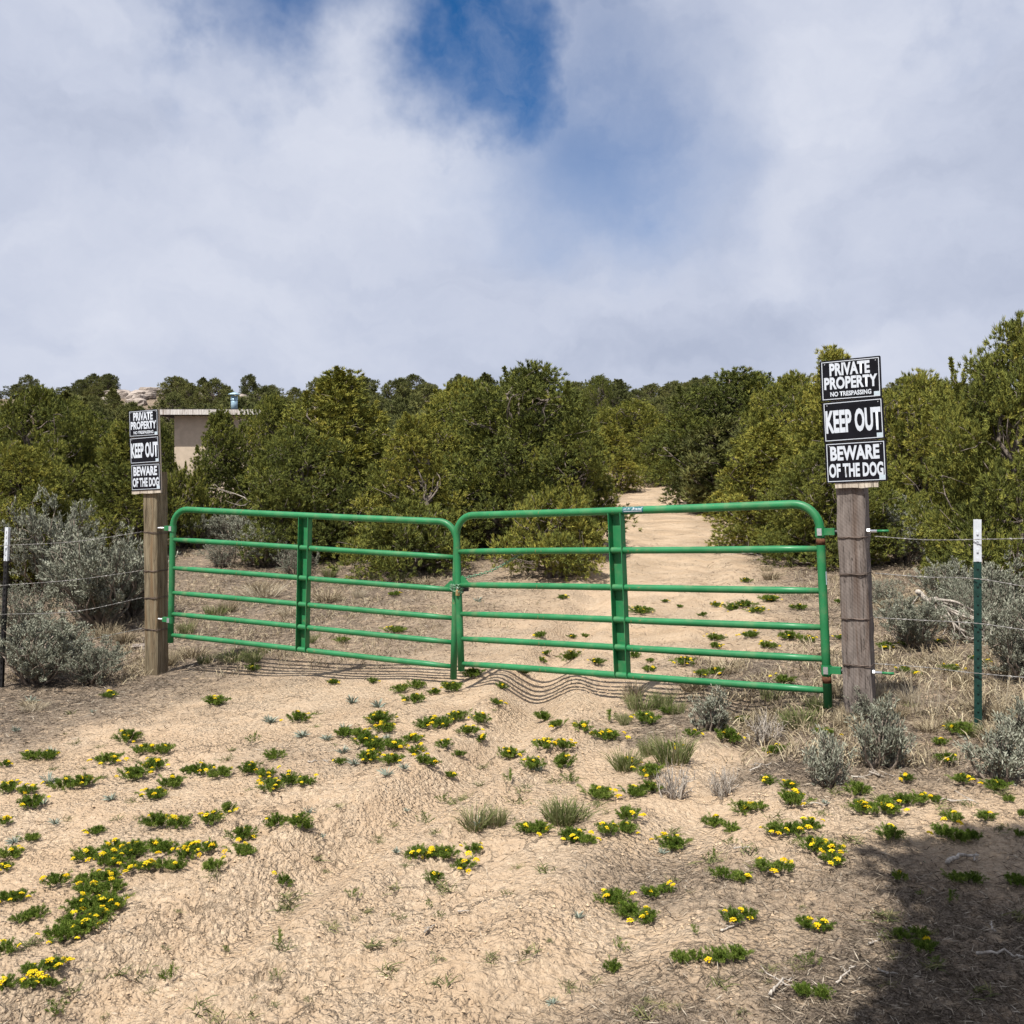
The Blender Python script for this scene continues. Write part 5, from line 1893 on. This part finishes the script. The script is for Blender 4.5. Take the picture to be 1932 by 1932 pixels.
for fn, sc, items, meshes, kind in GR:
    for (zx, zy, w, h) in items:
        px, py = fn(zx, zy)
        x, y = ground_hit(px, py + h / sc * 0.25)
        o = link('bunchgrass' if kind == 'green' else 'straw_tussock', hr_.choice((meshes[0], meshes[1], meshes[3]) if kind != 'green' else meshes))
        s = w / sc * y / F / 0.20
        put_on_ground(o, x, y, s, h / sc * y / F / 0.145)
        side = zone_of(x, y)
        tag(o, ('green bunchgrass tuft ' if kind == 'green' else 'dry straw coloured grass tussock ') + side, 'grass', ('green bunchgrass ' if kind == 'green' else 'dry tussocks ') + side)
for fn, sc, items in ((z5, 3.84, [(1150, 1640, 330, 420), (1290, 1650, 200, 380), (900, 1480, 160, 200), (1790, 1600, 220, 330), (1830, 1200, 200, 220), (1880, 560, 160, 180)]),):
    for (zx, zy, w, h) in items:
        px, py = fn(zx, zy)
        x, y = ground_hit(px, py)
        o = link('dry_stalks', STRAW[2])
        put_on_ground(o, x, y, w / sc * y / F / 0.40, h / sc * y / F / 0.55)
        tag(o, 'tall pale dry grass stalks around the white tipped post', 'grass', 'tall dry stalks by the fence')

# thin sprigs dotted over the crust
SP = [(zA, [(1740,1450,180),(1780,1210,200),(1050,1660,160),(360,1900,180),(1700,1640,110),(1570,1780,90),(1700,1820,110),(1330,1890,200),(1900,1780,90),(1010,1640,90),(640,1890,100),(1400,1480,70),(470,190,90),(330,350,100),(640,400,80),(1430,230,90),(1570,190,110),(1400,290,120),(810,550,110)]),
      (zB, [(400,1330,160),(140,1210,180),(620,1230,120),(540,1160,110),(540,1280,80),(780,1260,80),(1320,450,140),(1230,530,130),(1100,560,100),(690,780,90),(780,700,110),(960,690,120),(1040,740,120),(1500,440,130),(1590,460,110),(360,990,90),(1000,1200,80),(1060,1270,70),(440,580,120),(240,620,90),(1740,1410,80),(1870,1700,130),(1770,1790,100),(60,1640,90),(80,1440,140),(1880,440,120)]),
      (zC, [(530,1470,130),(240,1700,160),(380,1680,130),(700,1790,110),(890,1820,110),(470,60,130),(130,430,160),(240,420,130),(1080,1000,70),(980,1120,80),(1640,1580,130),(1580,1560,90),(1000,1380,100),(1230,820,90),(1110,900,110)]),
      (zD, [(1480,1180,130),(350,1680,90),(820,800,90),(560,1210,80),(1290,1130,60),(620,1580,160),(1100,1700,120),(1400,1560,90)])]
for fn, items in SP:
    for (zx, zy, w) in items:
        px, py = fn(zx, zy)
        x, y = ground_hit(px, py + 4)
        o = link('small_sprig', hr_.choice(SPRIG + THIN[:1]))
        put_on_ground(o, x, y, w / 3.272 * y / F / 0.13)
        tag(o, 'small wispy olive seedling ' + zone_of(x, y), 'plant', 'wispy seedlings ' + zone_of(x, y))

sr = random.Random(33)
cnt = 0
while cnt < 110:
    px, py = sr.uniform(0, 1932), sr.uniform(1330, 1925)
    x, y = ground_hit(px, py)
    if float(perlin(np.array([x / 0.7 + 3]), np.array([y / 0.7]))[0]) < -0.05:
        continue
    cnt += 1
    o = link('small_sprig', sr.choice(SPRIG))
    put_on_ground(o, x, y, sr.uniform(0.4, 1.1))
    tag(o, 'small wispy olive seedling ' + zone_of(x, y), 'plant', 'wispy seedlings ' + zone_of(x, y))

# sticks on the ground
rng = np.random.default_rng(101)
STK = [(zC, 1420, 350, 240, 0.5, 'forked grey stick beside the straw coloured shrub'), (zD, 1080, 400, 190, -0.25, 'weathered sticks heaped behind the little sagebrush'), (zD, 940, 400, 200, 0.35, 'curved grey stick against the little sagebrush'), (zD, 1520, 580, 260, -0.12, 'bleached stick lying near the tree shade'),
       (zD, 1560, 930, 260, 0.25, 'thick curved branch lying in the tree shade'), (zD, 830, 1640, 220, 0.6, 'split pale stick by the lone grassy tuft'), (zD, 440, 1720, 250, 0.55, 'thin forked pale twig in the duff'), (zD, 1090, 1620, 110, -0.4, 'short pale twig in the duff'),
       (zD, 1000, 1420, 140, 0.7, 'bark sliver standing in the duff'), (zD, 1800, 1540, 300, -0.15, 'long twig inside the tree shade'), (zB, 320, 315, 130, 0.2, 'smooth pale driftwood piece on bare sand'), (zB, 1215, 1255, 70, 0.0, 'tiny bone white twig on the crust'),
       (zB, 1010, 1350, 100, 0.9, 'thin slanting twig on the crust'), (zC, 1290, 860, 110, 0.1, 'dark twig below the two grassy clumps'), (zC, 1230, 1330, 200, 0.5, 'slender dry stem beside the flowering clump'), (zC, 540, 500, 90, -0.8, 'bleached twig beside the flowering clump'), (zD, 620, 590, 200, 0.03, 'pale straight stick behind the flowering clump'),
       (zD, 1740, 1350, 80, 1.2, 'small bark chip inside the tree shade'), (zD, 1130, 1390, 80, 0.2, 'curled bark strip beside a parsley clump'), (z7, 820, 625, 130, 0.05, 'grey stick lying beyond the gate')]
for fn, zx, zy, w, ang, lab in STK:
    px, py = fn(zx, zy)
    x, y = ground_hit(px, py)
    ln = w / 3.3 * y / F
    mb = MB()
    k = 0.010 if 'thick' in lab else 0.0055
    k = k if ln > 0.12 else 0.004
    dirv = np.array([math.cos(ang), math.sin(ang) * 1.6, 0])
    p0, p1 = -dirv * ln / 2 + [0, 0, k * 0.5], dirv * ln / 2 + [0, 0, k * 0.9]
    p = limb(mb, p0, p1, k, k * 0.45, 0.06, 9, 6)
    for j in range(2 + ('forked' in lab) * 2 + ('heaped' in lab) * 7):
        s = p[rng.integers(2, 8)]
        e = s + np.array([rng.normal() * 0.3, rng.normal() * 0.3, abs(rng.normal()) * 0.10]) * ln * 0.8
        limb(mb, s, e, k * 0.5, k * 0.2, 0.1, 5, 5)
    o = link('fallen_stick', mb.mesh('fallen_stick', M['deadwood'], True))
    o.location = (x, y, gz(x, y) + 0.004)
    tag(o, lab, 'stick')

# ------------------------------------------------------------------ crumbs and litter (uncountable)


def scatter_points(n, ymin=2.5, ymax=10.5, pw=2.0):
    Y = ymin * (ymax / ymin) ** (rng.random(n) ** 1.0)
    X = rng.uniform(-0.56, 0.56, n) * Y
    return X, Y


rng = np.random.default_rng(111)
n = 34000
X, Y = scatter_points(n)
keepm = ((perlin(X / 0.5 + 11, Y / 0.5) + 0.5 * perlin(X / 0.14, Y / 0.14)) > -0.05) & (litter_mask(X, Y) < rng.uniform(0.1, 0.6, n))
X, Y = X[keepm], Y[keepm]
n = len(X)
Z = height(X, Y)
ico = np.array([[1, 0, 0], [-1, 0, 0], [0, 1, 0], [0, -1, 0], [0, 0, 1], [0, 0, -0.6]], float)
r = 0.0032 * rng.lognormal(0, 0.5, n) * (0.6 + Y / 9)
r = np.minimum(r, 0.008)
v = ico[None] * r[:, None, None] * rng.uniform(0.6, 1.4, (n, 6, 3))
a = rng.uniform(0, 6.28, n)
ca, sa = np.cos(a)[:, None], np.sin(a)[:, None]
v = np.stack([v[:, :, 0] * ca - v[:, :, 1] * sa, v[:, :, 0] * sa + v[:, :, 1] * ca, v[:, :, 2]], 2)
v += np.stack([X, Y, Z + r * 0.3], 1)[:, None, :]
fo = np.array([[0, 2, 4], [2, 1, 4], [1, 3, 4], [3, 0, 4], [2, 0, 5], [1, 2, 5], [3, 1, 5], [0, 3, 5]])
mb = MB()
mb.add(v.reshape(-1, 3), (np.arange(n)[:, None, None] * 6 + fo[None]).reshape(-1, 3))
o = link('soil_crumbs', mb.mesh('soil_crumbs', M['crumb']))
tag(o, 'loose crumbs of dried tan soil over the ground', 'soil', kind='stuff')

n = 250000
X, Y = scatter_points(n, 2.5, 16)
lm = litter_mask(X, Y)
k = rng.random(n) < (0.03 + 0.97 * lm ** 1.3) * 0.75
X, Y = X[k], Y[k]
n = len(X)
Z = height(X, Y)
a = rng.uniform(0, 6.28, n)
el = np.abs(rng.normal(0, 0.28, n))
d = np.stack([np.cos(a) * np.cos(el), np.sin(a) * np.cos(el), np.sin(el)], 1)
mb = MB()
mb.leaves(np.stack([X, Y, Z + 0.003], 1), d, rng.uniform(0.012, 0.060, n) * (0.7 + Y / 12), 0.0030 * (0.7 + Y / 9), np.clip(rng.normal(0.45, 0.3, n), 0, 1))
o = link('dry_litter', mb.mesh('dry_litter', M['litter'], False, True))
tag(o, 'scattered dry straw and twig litter on the soil', 'litter', kind='stuff')

n = 26000
Y = 5.2 * (34 / 5.2) ** rng.random(n)
X = rng.uniform(-0.56, 0.56, n) * Y
lm = litter_mask(X, Y)
k = (rng.random(n) < lm ** 2 * 0.9) & (perlin(X / 0.7, Y / 0.7) > -0.12) & ((Y > 9.2) | (X > 1.2))
X, Y = X[k], Y[k]
n = len(X)
b = np.repeat(np.stack([X, Y, height(X, Y)], 1), 6, 0) + rng.normal(size=(n * 6, 3)) * [0.05, 0.05, 0]
d = unit(n * 6) * 0.7 + [0, 0, 0.9]
mb = MB()
mb.blades(b, d, rng.uniform(0.04, 0.15, n * 6), 0.006, 0.5, np.clip(rng.normal(0.45, 0.28, n * 6), 0, 1))
o = link('sparse_grass', mb.mesh('sparse_grass', M['straw'], False, True))
tag(o, 'sparse dry grass growing over the slope beyond the gate', 'grass', kind='stuff')
